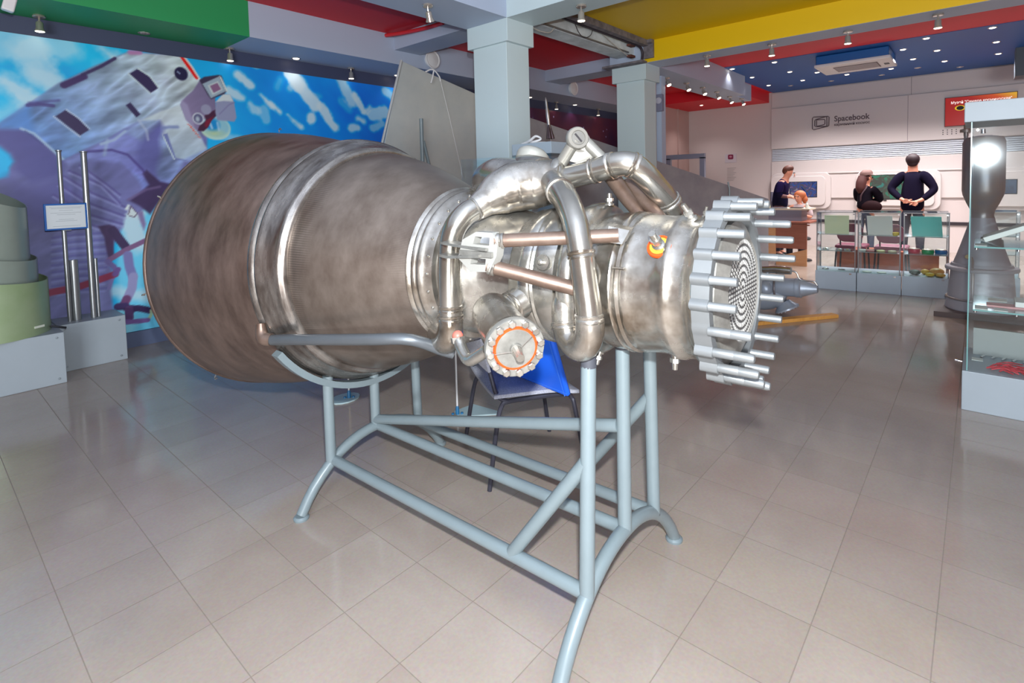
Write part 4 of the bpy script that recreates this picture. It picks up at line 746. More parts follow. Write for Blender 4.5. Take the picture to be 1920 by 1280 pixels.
for rn, pts in rows:
    for i, (x, y) in enumerate(pts):
        w = 'rightmost' if i == len(pts)-1 else ords[i]
        downlight(D_ON, x, y, ZC-0.004, 'lit downlight in the dark blue ceiling, %s, %s' % (rn, w), gd, 6 if y > 3.1 else 112)
for i, (x, y) in enumerate(((10.32, 1.86), (11.95, 2.2), (12.0, 1.4), (11.7, 0.85), (12.2, 0.3), (11.9, 2.9))):
    downlight(D_OFF, x, y, ZC-0.004, 'unlit downlight in the dark blue ceiling near the back wall, one of several', 'unlit downlights in the blue ceiling')
downlight(D_OFF, 1.607, 5.903, ZS, 'unlit round downlight under the green beam over the astronaut mural')
gw = 'downlights under the soffit of the mural wall'
for x, w in ((3.083, 'lit downlight in the soffit above the blue sky mural, right of the astronaut'), (4.493, 'lit downlight in the soffit just left of the tall metal fin'), (7.301, 'lit downlight in the soffit right beside the near column'), (8.671, 'lit downlight in the soffit between the two starfield spotlights')):
    downlight(D_ON, x, 5.90, ZS, w, gw, 2.5)
downlight(D_ON, 4.715, 3.85, ZC, 'lit downlight half hidden behind the near column\'s capital', None, 5)
downlight(D_ON, 11.72, 4.645, 3.07, 'lit downlight in the bright red soffit over the far doorway', None, 25)

def vent(x, y, z, label):
    o = MB()
    o.lathe([(0, 0.085), (0.03, 0.085), (0.05, 0.118), (0.062, 0.118), (0.068, 0.108), (0.06, 0.094), (0.066, 0.07), (0.074, 0.0005)], (x, y, z), (0, -1, 0.0), 36)
    return tag(o.build('air_vent', m_plastic), label, 'vent', 'round vents on the beam above the mural wall')
vent(4.62, 5.375, 3.065, 'round white air vent on the beam beside the near column')
vent(7.80, 5.375, 3.07, 'round white air vent on the beam between the two columns')
t = thing('wall_speaker', 'square grey loudspeaker with round cone just right of the far column', 'loudspeaker', (7.20, 3.47, 2.56))
MB().box((0, -0.05, -0.13), (0.07, 0.05, 0.11)).build('housing', mat('grey_speaker', (128, 128, 150), 0.5), t, bevel=0.006)
MB().lathe([(0, 0.044), (0.006, 0.045), (0.008, 0.04), (0.004, 0.035), (0.008, 0.015), (0.01, 0.0005)], (0.0, 0.0, 0.02), (-1, 0, 0), 28).build('cone', mat('speaker_cone', (190, 186, 200), 0.5), t)
t = thing('motion_sensor', 'small white sensor box on a bracket under the green beam, upper left corner', 'sensor', (0.62, 5.375, 2.85))
MB().box((-0.035, -0.11, -0.075), (0.035, -0.05, 0.03), M=Matrix.Rotation(0.25, 4, 'Y')).build('housing', m_plastic, t, bevel=0.01)
MB().tube([(0, 0.0, 0.0), (0, -0.06, 0.0)], 0.012, 8).build('bracket', m_plastic, t)
# air conditioner cassette
t = thing('air_conditioner', 'ceiling air conditioner with white grille hanging under the blue ceiling', 'air conditioner', (9.75, 1.47, 3.12))
MB().box((-0.40, -0.46, 0.02), (0.40, 0.46, 0.152)).build('casing', mat('air_conditioner_blue', (24, 96, 168), 0.45), t, bevel=0.01)
MB().box((-0.42, -0.48, -0.02), (0.42, 0.48, 0.025)).build('face_panel', m_plastic, t, bevel=0.012)
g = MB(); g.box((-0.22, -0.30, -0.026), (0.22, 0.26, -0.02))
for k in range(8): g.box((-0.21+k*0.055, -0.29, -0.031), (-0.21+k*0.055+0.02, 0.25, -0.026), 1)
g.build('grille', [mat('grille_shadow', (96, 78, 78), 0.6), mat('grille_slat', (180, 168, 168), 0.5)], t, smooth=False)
MB().box((-0.02, -0.42, -0.025), (0.10, -0.36, -0.02)).build('display', m_black, t)

# ---------------------------------------------------------------- back wall panels, screens and signs
def text(name, body, size, loc, m, parent=None, depth=0.004, wx=1.0, align='LEFT'):
    cu = bpy.data.curves.new(name+'_font', 'FONT'); cu.body = body; cu.size = size; cu.extrude = depth/2; cu.offset = size*0.018; cu.align_x = align; cu.resolution_u = 3
    tmp = bpy.data.objects.new(name+'_tmp', cu); scene.collection.objects.link(tmp)
    dg = bpy.context.evaluated_depsgraph_get(); me = bpy.data.meshes.new_from_object(tmp.evaluated_get(dg))
    bpy.data.objects.remove(tmp); bpy.data.curves.remove(cu)
    me.materials.clear(); me.materials.append(m)
    o = bpy.data.objects.new(name, me); scene.collection.objects.link(o)
    if parent is not None: o.parent = parent
    return o, me
FACE = Matrix(((0, 0, -1, 0), (-1, 0, 0, 0), (0, 1, 0, 0), (0, 0, 0, 1)))      # text frame on a wall facing -x
m_ink = mat('dark_plum_print', (96, 76, 84), 0.5)
wp = MB(); XP = XB-0.05
wp.box((XP, -2.5, 2.06), (XB, 3.445, 2.93)); wp.box((XB-0.02, -2.5, 2.93), (XB, 3.445, 3.262))
wp.box((XB-0.03, -2.5, 1.0), (XB, 3.445, 1.79))
struct(wp.build('trim_15', m_panel, bevel=0.012, smooth=False))
seam = MB()
for y in (1.05,): seam.box((XP-0.001, y-0.004, 2.07), (XP+0.002, y+0.004, 2.92))
seam.box((XB-0.022, 1.0, 2.93), (XB-0.018, 1.008, 3.26))
struct(seam.build('trim_16', mat('panel_seam', (150, 138, 140), 0.6), smooth=False))
lv = MB()
for k in range(7): lv.prism([(XB-0.006, -2.5, 1.80+k*0.036), (XB-0.030, -2.5, 1.80+k*0.036), (XB-0.014, -2.5, 1.834+k*0.036), (XB-0.006, -2.5, 1.834+k*0.036)], (0, 5.93, 0))
struct(lv.build('trim_17', mat('louvre_blue_grey', (196, 202, 212), 0.45), smooth=False))
def rounded(y0, y1, z0, z1, r, x, n=8):
    P = []
    for cy, cz, a0 in ((y1-r, z1-r, 0), (y0+r, z1-r, 90), (y0+r, z0+r, 180), (y1-r, z0+r, 270)):
        for k in range(n+1):
            t = math.radians(a0+90*k/n); P.append((x, cy+r*math.cos(t), cz+r*math.sin(t)))
    return P
fr = MB()
for y0, y1 in ((2.39, 3.6), (0.63, 1.78), (-1.3, -0.1)):
    fr.prism(rounded(y0-0.09, y1+0.09 if y1 < 3 else 3.44, 0.78, 1.53, 0.14, XB-0.03), (-0.05, 0, 0), 0)
    fr.prism(rounded(y0, y1 if y1 < 3 else 3.43, 0.85, 1.46, 0.10, XB-0.08), (-0.035, 0, 0), 0)
fr.box((XB-0.05, -1.3, 1.50), (XB-0.03, 2.5, 1.53))
struct(fr.build('trim_18', m_panel, bevel=0.012, angle=30))
struct(MB().box((XB-0.02, -2.5, 0.50), (XB, 2.78, 0.56)).build('trim_19', mat('dark_wall_rail', (44, 32, 40), 0.5), smooth=False))
# screens
def screen_mat(name, cols, scale, estr):
    m = bpy.data.materials.new(name); m.use_nodes = True; nt = m.node_tree; b = nt.nodes['Principled BSDF']; b.inputs['Roughness'].default_value = 0.15
    tc = nt.nodes.new('ShaderNodeTexCoord'); n = nt.nodes.new('ShaderNodeTexNoise'); n.inputs['Scale'].default_value = scale; n.inputs['Detail'].default_value = 5; n.inputs['Distortion'].default_value = 1.2
    nt.links.new(tc.outputs['Object'], n.inputs['Vector']); r = nt.nodes.new('ShaderNodeValToRGB'); e = r.color_ramp.elements
    while len(e) < len(cols): e.new(0.5)
    for i, c in enumerate(cols): e[i].position = 0.32+0.36*i/(len(cols)-1); e[i].color = (*lin(c), 1)
    nt.links.new(n.outputs['Fac'], r.inputs[0]); nt.links.new(r.outputs[0], b.inputs['Emission Color']); b.inputs['Emission Strength'].default_value = estr
    b.inputs['Base Color'].default_value = (0.02, 0.02, 0.02, 1)
    return m
def screen(y0, y1, z0, z1, m, label, x=XB-0.115):
    t = thing('wall_screen', label, 'screen', (x, (y0+y1)/2, z0))
    h = (y1-y0)/2; H = z1-z0
    MB().box((-0.004, -h-0.012, -0.012), (0.02, h+0.012, H+0.012)).build('bezel', m_black, t, smooth=False)
    MB().box((-0.008, -h, 0), (-0.003, h, H)).build('display', m, t, smooth=False)
    return t
screen(2.55, 3.05, 1.03, 1.335, screen_mat('space_picture', [(20, 20, 40), (40, 80, 170), (80, 78, 86), (96, 70, 140), (150, 146, 148)], 9, 0.8), 'wall screen with a blue and violet space picture beside the leaning man')
sc2 = screen(0.80, 1.63, 0.985, 1.44, screen_mat('green_map_picture', [(30, 110, 96), (60, 150, 120), (88, 92, 84), (84, 88, 80), (70, 150, 140)], 5, 0.75), 'wall screen with a green map picture between the woman and the big man')
for k in range(3): MB().box((-0.012, 0.16+k*0.08-0.02, -0.035), (-0.006, 0.16+k*0.08+0.03, -0.02)).build('key', m_black, sc2, smooth=False)
screen(-0.46, -0.12, 1.08, 1.31, screen_mat('navy_picture', [(20, 40, 80), (40, 70, 110), (30, 56, 100)], 6, 0.7), 'dark blue wall screen seen through the tall glass showcase')
# sign and its emblem
sg = thing('wall_sign', 'Spacebook lettering with a square emblem on the white back wall', 'sign', (XP, 1.95, 2.5))
for nm, body, sz, y, z, wid in (('title', 'Spacebook', 0.155, 2.254, 2.548, 0.605), ('subtitle', 'карманный космос', 0.07, 2.254, 2.458, 0.605)):
    o, me = text(nm, body, sz, None, m_ink, sg, 0.004)
    xs = [v.co.x for v in me.vertices]; k = wid/(max(xs)-min(xs))
    me.transform(Matrix.Diagonal((k, 1.0, 1, 1))); me.transform(FACE); me.transform(Matrix.Translation((-0.003, y-1.95, z-2.5)))
em = MB()
def ring_poly(mb, outer, w, x):
    P = [Vector(p) for p in outer]; c = sum(P, Vector())/len(P)
    def frame(k): return [(x, (c + (p-c)*k).x, (c + (p-c)*k).y) for p in P]
    pts = [Vector((x, p.x, p.y)) for p in P]; n = len(pts)
    mb.tube([*pts, pts[0]], w, 6)
def e2(px_, py_): return Vector((2.649-1.95 - (px_-295)/372*0.312, 2.673-2.5 - (py_-350)/310*0.262, 0))
for lp in ([(300, 380), (325, 352), (640, 365), (660, 385), (655, 585), (635, 600), (330, 660), (300, 635)], [(352, 440), (375, 415), (555, 375), (612, 372), (615, 590), (600, 600), (380, 590), (352, 570)], [(392, 430), (405, 425), (560, 430), (572, 445), (570, 540), (550, 555), (410, 580), (392, 565)]):
    ring_poly(em, [e2(*p) for p in lp], 0.0085, -0.004)
em.build('emblem', m_ink, sg, angle=60)
# red information screen
tv = thing('information_screen', 'red and yellow museum screen with white Cyrillic heading high on the back wall', 'screen', (XP, 0.03, 2.295))
MB().box((-0.035, -0.48, -0.012), (0.0, 0.48, 0.507)).build('frame', mat('dark_red_frame', (90, 24, 24), 0.4), tv, smooth=False)
def tvmat():
    m = bpy.data.materials.new('red_screen_picture'); m.use_nodes = True; nt = m.node_tree; b = nt.nodes['Principled BSDF']; b.inputs['Roughness'].default_value = 0.2; b.inputs['Base Color'].default_value = (0.1, 0.01, 0.01, 1)
    tc = nt.nodes.new('ShaderNodeTexCoord'); sx = nt.nodes.new('ShaderNodeSeparateXYZ'); nt.links.new(tc.outputs['Object'], sx.inputs[0])
    a = nt.nodes.new('ShaderNodeMath'); a.operation = 'MULTIPLY_ADD'; a.inputs[1].default_value = -0.75; nt.links.new(sx.outputs['Y'], a.inputs[0])
    c = nt.nodes.new('ShaderNodeMath'); c.operation = 'MULTIPLY'; c.inputs[1].default_value = 1.4; nt.links.new(sx.outputs['Z'], c.inputs[0]); nt.links.new(c.outputs[0], a.inputs[2])
    r = nt.nodes.new('ShaderNodeValToRGB'); e = r.color_ramp.elements; e[0].position = 0.55; e[0].color = (*lin((176, 26, 24)), 1); e[1].position = 1.0; e[1].color = (*lin((246, 190, 40)), 1)
    q = e.new(0.8); q.color = (*lin((224, 84, 20)), 1)
    nt.links.new(a.outputs[0], r.inputs[0]); nt.links.new(r.outputs[0], b.inputs['Emission Color']); b.inputs['Emission Strength'].default_value = 0.75
    return m
MB().box((-0.040, -0.47, 0.0), (-0.034, 0.47, 0.495)).build('display', tvmat(), tv, smooth=False)
o, me = text('heading', 'Музей "Самара космическая"', 0.062, None, mat('white_letters', (255, 240, 236), 0.5, emit=(255, 240, 236), estr=0.8), tv, 0.002)
xs = [v.co.x for v in me.vertices]; me.transform(Matrix.Diagonal((0.80/(max(xs)-min(xs)), 1, 1, 1))); me.transform(FACE); me.transform(Matrix.Translation((-0.042, 0.395, 0.385)))
bd = MB(); bd.sphere((-0.041, 0.265, 0.305), 0.075, 20, 10, 0, (0.04, 1, 0.62)); bd.sphere((-0.044, 0.265, 0.305), 0.052, 20, 10, 1, (0.05, 1, 0.72)); bd.build('badge', [mat('badge_yellow', (236, 196, 40), 0.5, emit=(236, 196, 40), estr=0.6), m_dark], tv)
hl = MB()
for k in range(7):
    if k == 4: continue
    for q in range(3): hl.lathe([(0, 0.009), (0.003, 0.009), (0.003, 0.0005)], (XP-0.001, 0.53-k*0.062, 2.225-q*0.036), (-1, 0, 0), 8)
struct(hl.build('trim_20', m_dark, smooth=False))
# notice by the doorway and faint text under it
nt_ = thing('notice_sheet', 'small white notice with a dark pink badge on the wall right of the doorway', 'notice', (XB-0.002, 4.32, 1.81))
MB().box((-0.004, -0.13, 0.0), (0.0, 0.13, 0.20)).build('sheet', mat('notice_paper', (206, 196, 204), 0.6), nt_, smooth=False)
MB().prism(rounded(-0.06, 0.06, 0.075, 0.185, 0.025, -0.004), (-0.003, 0, 0)).build('badge', mat('dark_pink_badge', (134, 40, 76), 0.5), nt_)
MB().sphere((-0.007, 0, 0.135), 0.03, 12, 8, 0, (0.1, 1, 0.7)).build('badge_mark', mat('pale_pink_mark', (196, 130, 150), 0.5), nt_)
tx = MB()
for k in range(9): tx.box((XB-0.003, 4.20+0.03*(k % 3), 1.68-k*0.035), (XB-0.001, 4.40, 1.69-k*0.035))
tag(tx.build('printed_list', mat('faint_grey_print', (168, 156, 154), 0.6), smooth=False), 'faint grey printed list on the wall under the pink badge notice', 'notice')
# free-standing grey door frame
df = MB()
df.box((10.96, 5.03, 0), (11.04, 5.12, 1.90)); df.box((10.96, 4.29, 0), (11.04, 4.39, 1.90)); df.box((10.96, 4.29, 1.88), (11.04, 5.12, 1.98))
struct(df.build('door_1', mat('grey_door_frame', (150, 152, 172), 0.4), smooth=False))

# ================================================================ LEFT: PLINTHS, STAGE CASING, TUBES
m_plinth = mat('pale_grey_plinth', (160, 170, 178), 0.42, var=0.03, scale=3)
def plinth(x0, x1, y0, y1, h, label):
    t = thing('display_plinth', label, 'plinth', ((x0+x1)/2, (y0+y1)/2, 0), group='pale grey plinths along the mural')
    w = (x1-x0)/2; d = (y1-y0)/2
    MB().box((-w, -d, 0), (w, d, h)).build('body', m_plinth, t, bevel=0.004, smooth=False)
    for sx in (-1, 1):
        for zz in (0.04, h-0.035): MB().lathe([(0, 0.009), (0.004, 0.008), (0.005, 0.0005)], (sx*(w-0.045), -d, zz), (0, -1, 0), 12).build('screw_cap', mat('screw_cap_grey', (150, 160, 168), 0.4, 0.5), t)
    return t
plinth(-0.25, 0.795, 5.313, 5.985, 0.393, 'low pale grey plinth at the left edge carrying the green casing')
plinth(0.801, 1.262, 5.622, 5.985, 0.389, 'low pale grey plinth carrying the upright silver tubes')
m_gr = mat('green_grey_casing', (150, 172, 126), 0.36, 0.25, col2=(168, 186, 150), scale=2.5)
m_gr2 = mat('pale_grey_casing', (158, 170, 160), 0.34, 0.3, var=0.05, scale=3)
sc_ = thing('rocket_stage_casing', 'stepped green and grey rocket stage casing on the left plinth', 'rocket part', (0.40, 5.635, 0.393))
def shell(name, r, z0, z1, m, cx=0.0, cy=0.0, slant=0.0, n=72):
    mb = MB(); vs = []; fs = []
    for rr in (r, r-0.006):
        for top in (0, 1):
            for j in range(n):
                t = 2*PI*j/n; zz = z1 + slant*math.cos(t)*-1 + slant*0.5*math.sin(t) if top else z0
                vs.append((cx+rr*math.cos(t), cy+rr*math.sin(t), zz))
    for j in range(n):
        k = (j+1) % n
        fs += [(j, k, n+k, n+j), (2*n+k, 2*n+j, 3*n+j, 3*n+k), (n+j, n+k, 3*n+k, 3*n+j), (k, j, 2*n+j, 2*n+k)]
    mb.add(vs, fs); return mb.build(name, m, sc_)
shell('lower_shell', 0.365, 0.0, 0.46, m_gr, 0, 0, 0.055)
shell('middle_shell', 0.315, 0.05, 0.64, m_gr2, -0.005, 0, 0.07)
shell('upper_shell', 0.275, 0.30, 1.10, m_gr2, -0.005, 0, 0.12)
MB().box((0.05, -0.368, 0.055), (0.12, -0.362, 0.072), M=Matrix.Rotation(0.55, 4, 'Z')).build('white_stencil', mat('stencil_white', (210, 214, 200), 0.6), sc_)
MB().tube([(0.34, -0.14, 0.03), (0.40, -0.15, 0.012), (0.43, -0.18, 0.005)], 0.008, 8).build('tie_cord', m_black, sc_)
m_tube = mat('matt_silver_tube', (150, 153, 156), 0.3, 0.7, var=0.04)
def silver_tube(x, y, h, r, label, lean=0.0):
    t = thing('metal_tube', label, 'tube', (x, y, 0.389), group='silver tubes standing on the plinth')
    mb = MB(); mb.lathe([(0, r), (h, r), (h, r-0.003), (h-0.05, r-0.003), (h-0.05, 0.0005)], (0, 0, 0), (lean, 0.0, 1), 24); mb.build('shaft', m_tube, t)
    if h > 1:
        MB().lathe([(h-0.012, r), (h-0.008, r+0.006), (h, r+0.006), (h, r-0.004)], (0, 0, 0), (lean, 0, 1), 24).build('end_collar', m_tube, t)
    return t
silver_tube(0.906, 5.75, 1.43, 0.0165, 'tall thin silver tube behind the blue framed label')
silver_tube(1.069, 5.75, 1.425, 0.023, 'tall thick silver tube right of the blue framed label')
silver_tube(0.955, 5.76, 0.51, 0.031, 'short thick silver tube in front of the thin tall one')
silver_tube(1.105, 5.76, 0.505, 0.014, 'short thin silver tube beside the thick tall one')
lb = thing('label_board', 'blue framed printed label fixed to the tall thin silver tube', 'label', (0.921, 5.722, 1.16))
MB().box((-0.140, -0.008, 0), (0.140, 0.008, 0.218)).build('frame', mat('blue_frame', (22, 92, 170), 0.35), lb, bevel=0.004)
MB().box((-0.126, -0.011, 0.014), (0.126, -0.007, 0.204)).build('paper', mat('label_paper', (206, 212, 216), 0.4), lb, smooth=False)
tl = MB()
for z, w in ((0.186, 0.21), (0.176, 0.19), (0.16, 0.09), (0.14, 0.20), (0.125, 0.12), (0.085, 0.10), (0.072, 0.14), (0.03, 0.18)): tl.box((-w/2, -0.0125, z), (w/2, -0.0108, z+0.0025))
tl.build('print_lines', mat('grey_print', (150, 158, 166), 0.6), lb, smooth=False)
MB().box((-0.03, 0.006, -0.008), (0.03, 0.02, 0.01)).build('clip', m_tube, lb)

# ================================================================ MIDDLE: FINS, CASES, ROCKET MODEL
m_fin = mat('grey_fin_sheet', (188, 195, 197), 0.42, 0.3, col2=(204, 208, 206), scale=2.2)
f1 = thing('tail_fin', 'tall pale grey metal fin leaning behind the nozzle, left of the near column', 'fin', (4.2, 4.72, 0))
def fin_plate(name, outline, thick, m, parent):
    """outline: 3-D points on a plane; thickness along its normal"""
    P = [Vector(p) for p in outline]; nrm = (P[1]-P[0]).cross(P[2]-P[0]).normalized()
    return MB().prism(P, nrm*thick).build(name, m, parent, bevel=0.004, smooth=False)
def F1(x, y, z): return (x-4.2, y-4.72, z)
fin_plate('skin', [F1(3.655, 4.72, 2.80), F1(5.05, 4.60, 2.46), F1(5.2, 4.60, 0.9), F1(4.9, 4.62, 0.0), F1(3.0, 4.78, 0.0), F1(3.32, 4.75, 1.55)], 0.03, m_fin, f1)
MB().tube([F1(3.640, 4.70, 2.80), F1(3.385, 4.73, 1.94), F1(3.27, 4.74, 1.55)], 0.013, 8).build('edge_strip', mat('pale_fin_edge', (206, 212, 214), 0.4, 0.4), f1)
fs_ = thing('fin_support', 'white tubular support with a slanted leg in front of the tall fin', 'support', (3.72, 4.5, 0))
MB().tube([(0, 0, 0.0), (0, 0, 2.165)], 0.022, 14).build('upright', m_stand, fs_); MB().tube([(0.02, 0, 1.93), (0.30, 0.0, 0.9), (0.42, 0, 0.0)], 0.018, 12).build('slanted_leg', m_stand, fs_)
MB().box((-0.06, -0.06, 0), (0.48, 0.06, 0.012)).build('base_strip', m_stand, fs_, smooth=False)
ck = thing('hanging_clip', 'white plastic clip and cord hanging over the top edge of the fin', 'clip', (4.0, 4.62, 2.72))
MB().tube([(-0.10, 0.0, -0.02), (-0.02, -0.03, 0.015), (0.08, -0.02, -0.045), (0.10, -0.02, -0.10)], 0.008, 8, sm=4).build('hook', m_plastic, ck)
MB().tube([(-0.005, -0.03, 0.0), (-0.02, -0.03, -0.06), (-0.05, -0.03, -0.14)], 0.008, 8).build('arm', m_plastic, ck)
MB().tube([(0.09, -0.02, -0.06), (0.22, -0.02, -0.50), (0.40, -0.03, -1.2)], 0.003, 6).build('cord', m_plastic, ck)
m_fin2 = mat('dark_grey_fin_sheet', (150, 147, 154), 0.42, 0.35, col2=(174, 170, 174), scale=2.5)
f2 = thing('swept_wing', 'long grey swept metal wing sloping down behind the far column', 'wing', (7.0, 3.9, 0))
def F2(x, y, z): return (x-7.0, y-3.9, z)
fin_plate('skin', [F2(5.42, 4.50, 2.335), F2(8.75, 2.435, 1.125), F2(8.75, 2.435, 0.0), F2(5.42, 4.50, 0.0)], 0.035, m_fin2, f2)
MB().tube([F2(8.05, 2.80, 1.40), F2(8.05, 2.78, 1.30), F2(8.05, 2.76, 0.1)], 0.012, 10).build('guide_rod', m_stand, f2)
m_glass = glass('showcase_glass'); m_edge = mat('glass_edge_green', (120, 170, 168), 0.2, trans=0.0)
# cabinet with header carrying the model
hc = thing('display_case', 'glass cabinet with a blue-grey header in front of the near column, under the rocket model', 'display case', (3.50, 2.62, 0))
MB().box((0, 0, 1.69), (0.36, 0.42, 1.785)).build('header', mat('case_header_blue', (166, 180, 192), 0.45), hc, bevel=0.003, smooth=False)
MB().box((0, 0, 0), (0.36, 0.42, 0.245)).build('base', m_plinth, hc, bevel=0.003, smooth=False)
for lo, hi in (((0.0, 0.0, 0.245), (0.006, 0.42, 1.69)), ((0.354, 0.0, 0.245), (0.36, 0.42, 1.69)), ((0.006, 0.0, 0.245), (0.354, 0.006, 1.69)), ((0.006, 0.414, 0.245), (0.354, 0.42, 1.69))):
    MB().box(lo, hi).build('pane', m_glass, hc, smooth=False)
gc = thing('glass_case', 'low-topped glass cabinet against the near column behind the engine manifold', 'display case', (3.30, 3.05, 0))
MB().box((0, 0, 0), (0.34, 0.42, 0.25)).build('base', m_plinth, gc, smooth=False)
for lo, hi in (((0.0, 0.0, 0.25), (0.006, 0.42, 1.675)), ((0.006, 0.0, 0.25), (0.334, 0.006, 1.675)), ((0.006, 0.414, 0.25), (0.34, 0.42, 1.675))):
    MB().box(lo, hi).build('pane', m_glass, gc, smooth=False)
rm = thing('rocket_model', 'small dark metal rocket model standing on the blue-grey cabinet', 'model', (3.66, 2.74, 1.785))
m_rm = mat('dark_model_metal', (92, 74, 76), 0.3, 0.8); m_rm2 = mat('bright_model_metal', (200, 190, 184), 0.25, 0.9)
MB().lathe([(0, 0.055), (0.008, 0.055), (0.009, 0.0005)], (0, 0, 0), (0, 0, 1), 24).build('wooden_disc', mat('pale_wood', (186, 150, 120), 0.6), rm)
MB().tube([(0, 0, 0.005), (0, 0, 0.05)], 0.004, 8).build('pin', m_rm2, rm)
MB().lathe([(0.045, 0.0005), (0.045, 0.014), (0.15, 0.012), (0.22, 0.015), (0.29, 0.012), (0.295, 0.010), (0.34, 0.010), (0.37, 0.006), (0.39, 0.0005)], (0, 0, 0), (-0.03, 0.10, 1), 16).build('core_stage', m_rm2, rm)
for k in range(4):
    t = PI/2*k+0.4; MB().lathe([(0.035, 0.0005), (0.035, 0.016), (0.06, 0.015), (0.15, 0.006), (0.17, 0.0005)], (0.024*math.cos(t), 0.024*math.sin(t), 0), (-0.03-0.10*math.cos(t), 0.10-0.10*math.sin(t), 1), 12).build('booster', m_rm, rm)
wc = MB(); random.seed(3)
wc.tube([(3.56, 2.98, 1.79), (3.57, 2.93, 1.80), (3.56, 2.88, 1.815), (3.57, 2.83, 1.845), (3.60, 2.80, 1.82), (3.57, 2.86, 1.798), (3.6, 2.93, 1.80), (3.585, 2.88, 1.79), (3.57, 2.78, 1.792), (3.60, 2.72, 1.790)], [0.005, 0.012, 0.012, 0.010, 0.008, 0.012, 0.008, 0.004, 0.003, 0.003], 8, sm=5)
tag(wc.build('cord_coil', m_plastic), 'crumpled white cord lying on the blue-grey cabinet left of the rocket model', 'cord')

# ================================================================ CHAIR, BOARD AND STANDS BEHIND THE ENGINE
m_chair = mat('dark_grey_chair_tube', (66, 66, 78), 0.35, 0.4); m_fab = mat('grey_speckled_fabric', (172, 174, 186), 0.9, var=0.25, scale=160)
A, B_, C_, D_ = Vector((1.771, 1.731, 0)), Vector((2.03, 2.165, 0)), Vector((2.436, 1.879, 0)), Vector((2.177, 1.445, 0))
ctr = (A+B_+C_+D_)/4
ch = thing('chair', 'grey fabric stacking chair with dark tube legs behind the stand, holding a blue board', 'chair', ctr)
fwd = (D_-A).normalized(); lat = (B_-A).normalized(); LA = (D_-A).length; LB = (B_-A).length
def cp_(u, v, z): return A + fwd*(u*LA) + lat*(v*LB) + Vector((0, 0, z)) - ctr
for v, e in ((0.0, 0.06), (1.0, -0.06)):
    MB().tube([cp_(0.0, v, 0.0), cp_(0.10, v+e*0.6, 0.30), cp_(0.155, v+e, 0.385), cp_(0.22, v+e, 0.407), cp_(0.5, v+e, 0.412), cp_(0.80, v+e, 0.410), cp_(0.87, v+e, 0.39), cp_(0.90, v+e*0.7, 0.33), cp_(1.0, v, 0.0)], 0.0115, 10, sm=5).build('leg_frame', m_chair, ch)
    MB().tube([cp_(0.22, v+e, 0.407), cp_(0.12, v+e*1.2, 0.44), cp_(0.06, v+e*1.4, 0.55), cp_(-0.06, v+e*1.8, 0.80)], 0.011, 10, sm=5).build('back_upright', m_chair, ch)
def pad_mesh(name, f, nu, nv, t, m):
    """soft pad from a parametric sheet f(u, v) with thickness t"""
    mb = MB(); vs = []; fs = []; eps = 1e-3
    for k in (0, 1):
        for i in range(nu+1):
            for j in range(nv+1):
                u, v = i/nu, j/nv; p = f(u, v); du = f(min(1, u+eps), v)-f(max(0, u-eps), v); dv = f(u, min(1, v+eps))-f(u, max(0, v-eps)); n = du.cross(dv).normalized()
                ed = min(u, 1-u, v, 1-v); h = t*(0.45+0.55*min(1, ed/0.12)**0.5)
                vs.append(p + n*(h if k else -0.3*h))
    N = (nu+1)*(nv+1); ix = lambda k, i, j: k*N+i*(nv+1)+j
    for i in range(nu):
        for j in range(nv):
            fs += [(ix(1, i, j), ix(1, i+1, j), ix(1, i+1, j+1), ix(1, i, j+1)), (ix(0, i, j+1), ix(0, i+1, j+1), ix(0, i+1, j), ix(0, i, j))]
    for i in range(nu): fs += [(ix(0, i, 0), ix(0, i+1, 0), ix(1, i+1, 0), ix(1, i, 0)), (ix(1, i, nv), ix(1, i+1, nv), ix(0, i+1, nv), ix(0, i, nv))]
    for j in range(nv): fs += [(ix(1, 0, j), ix(1, 0, j+1), ix(0, 0, j+1), ix(0, 0, j)), (ix(0, nu, j), ix(0, nu, j+1), ix(1, nu, j+1), ix(1, nu, j))]
    mb.add(vs, fs); return mb.build(name, m, ch, angle=60)
pad_mesh('seat', lambda u, v: cp_(0.08+0.86*u, 0.03+0.94*v, 0.424 - 0.02*math.exp(-((u-1)/0.2)**2) + 0.012*(2*v-1)**2), 14, 12, 0.028, m_fab)
pad_mesh('backrest', lambda u, v: cp_(0.04-0.12*u - 0.03*(1-(2*v-1)**2), 0.0+1.0*v, 0.57+0.26*u), 10, 12, 0.022, m_fab)
m_bl = mat('bright_blue_board', (36, 108, 248), 0.4, spec=0.4)
bo = thing('blue_board', 'bright blue board leaning on the chair seat behind the engine', 'board', (2.05, 1.62, 0.453))
bx = Vector((0.16, 0.985, 0)).normalized(); up = Vector((-0.32, 0.06, 1)).normalized(); nn = bx.cross(up).normalized()
BM_ = Matrix((( bx.x, up.x, nn.x, 0), (bx.y, up.y, nn.y, 0), (bx.z, up.z, nn.z, 0), (0, 0, 0, 1)))
MB().box((-0.19, 0.0, -0.014), (0.36, 0.36, 0.014), M=BM_).build('panel', m_bl, bo, bevel=0.010)
MB().box((-0.185, 0.018, -0.0155), (0.355, 0.021, 0.0155), M=BM_).build('seam', mat('pale_blue_seam', (70, 130, 230), 0.4), bo, smooth=False)
MB().box((-0.170, 0.0, -0.0155), (-0.167, 0.35, 0.0155), M=BM_).build('seam', mat('pale_blue_seam', (70, 130, 230), 0.4), bo, smooth=False)
m_base = mat('pale_blue_plate', (176, 200, 206), 0.4); m_clip = mat('blue_clip', (40, 112, 160), 0.4)
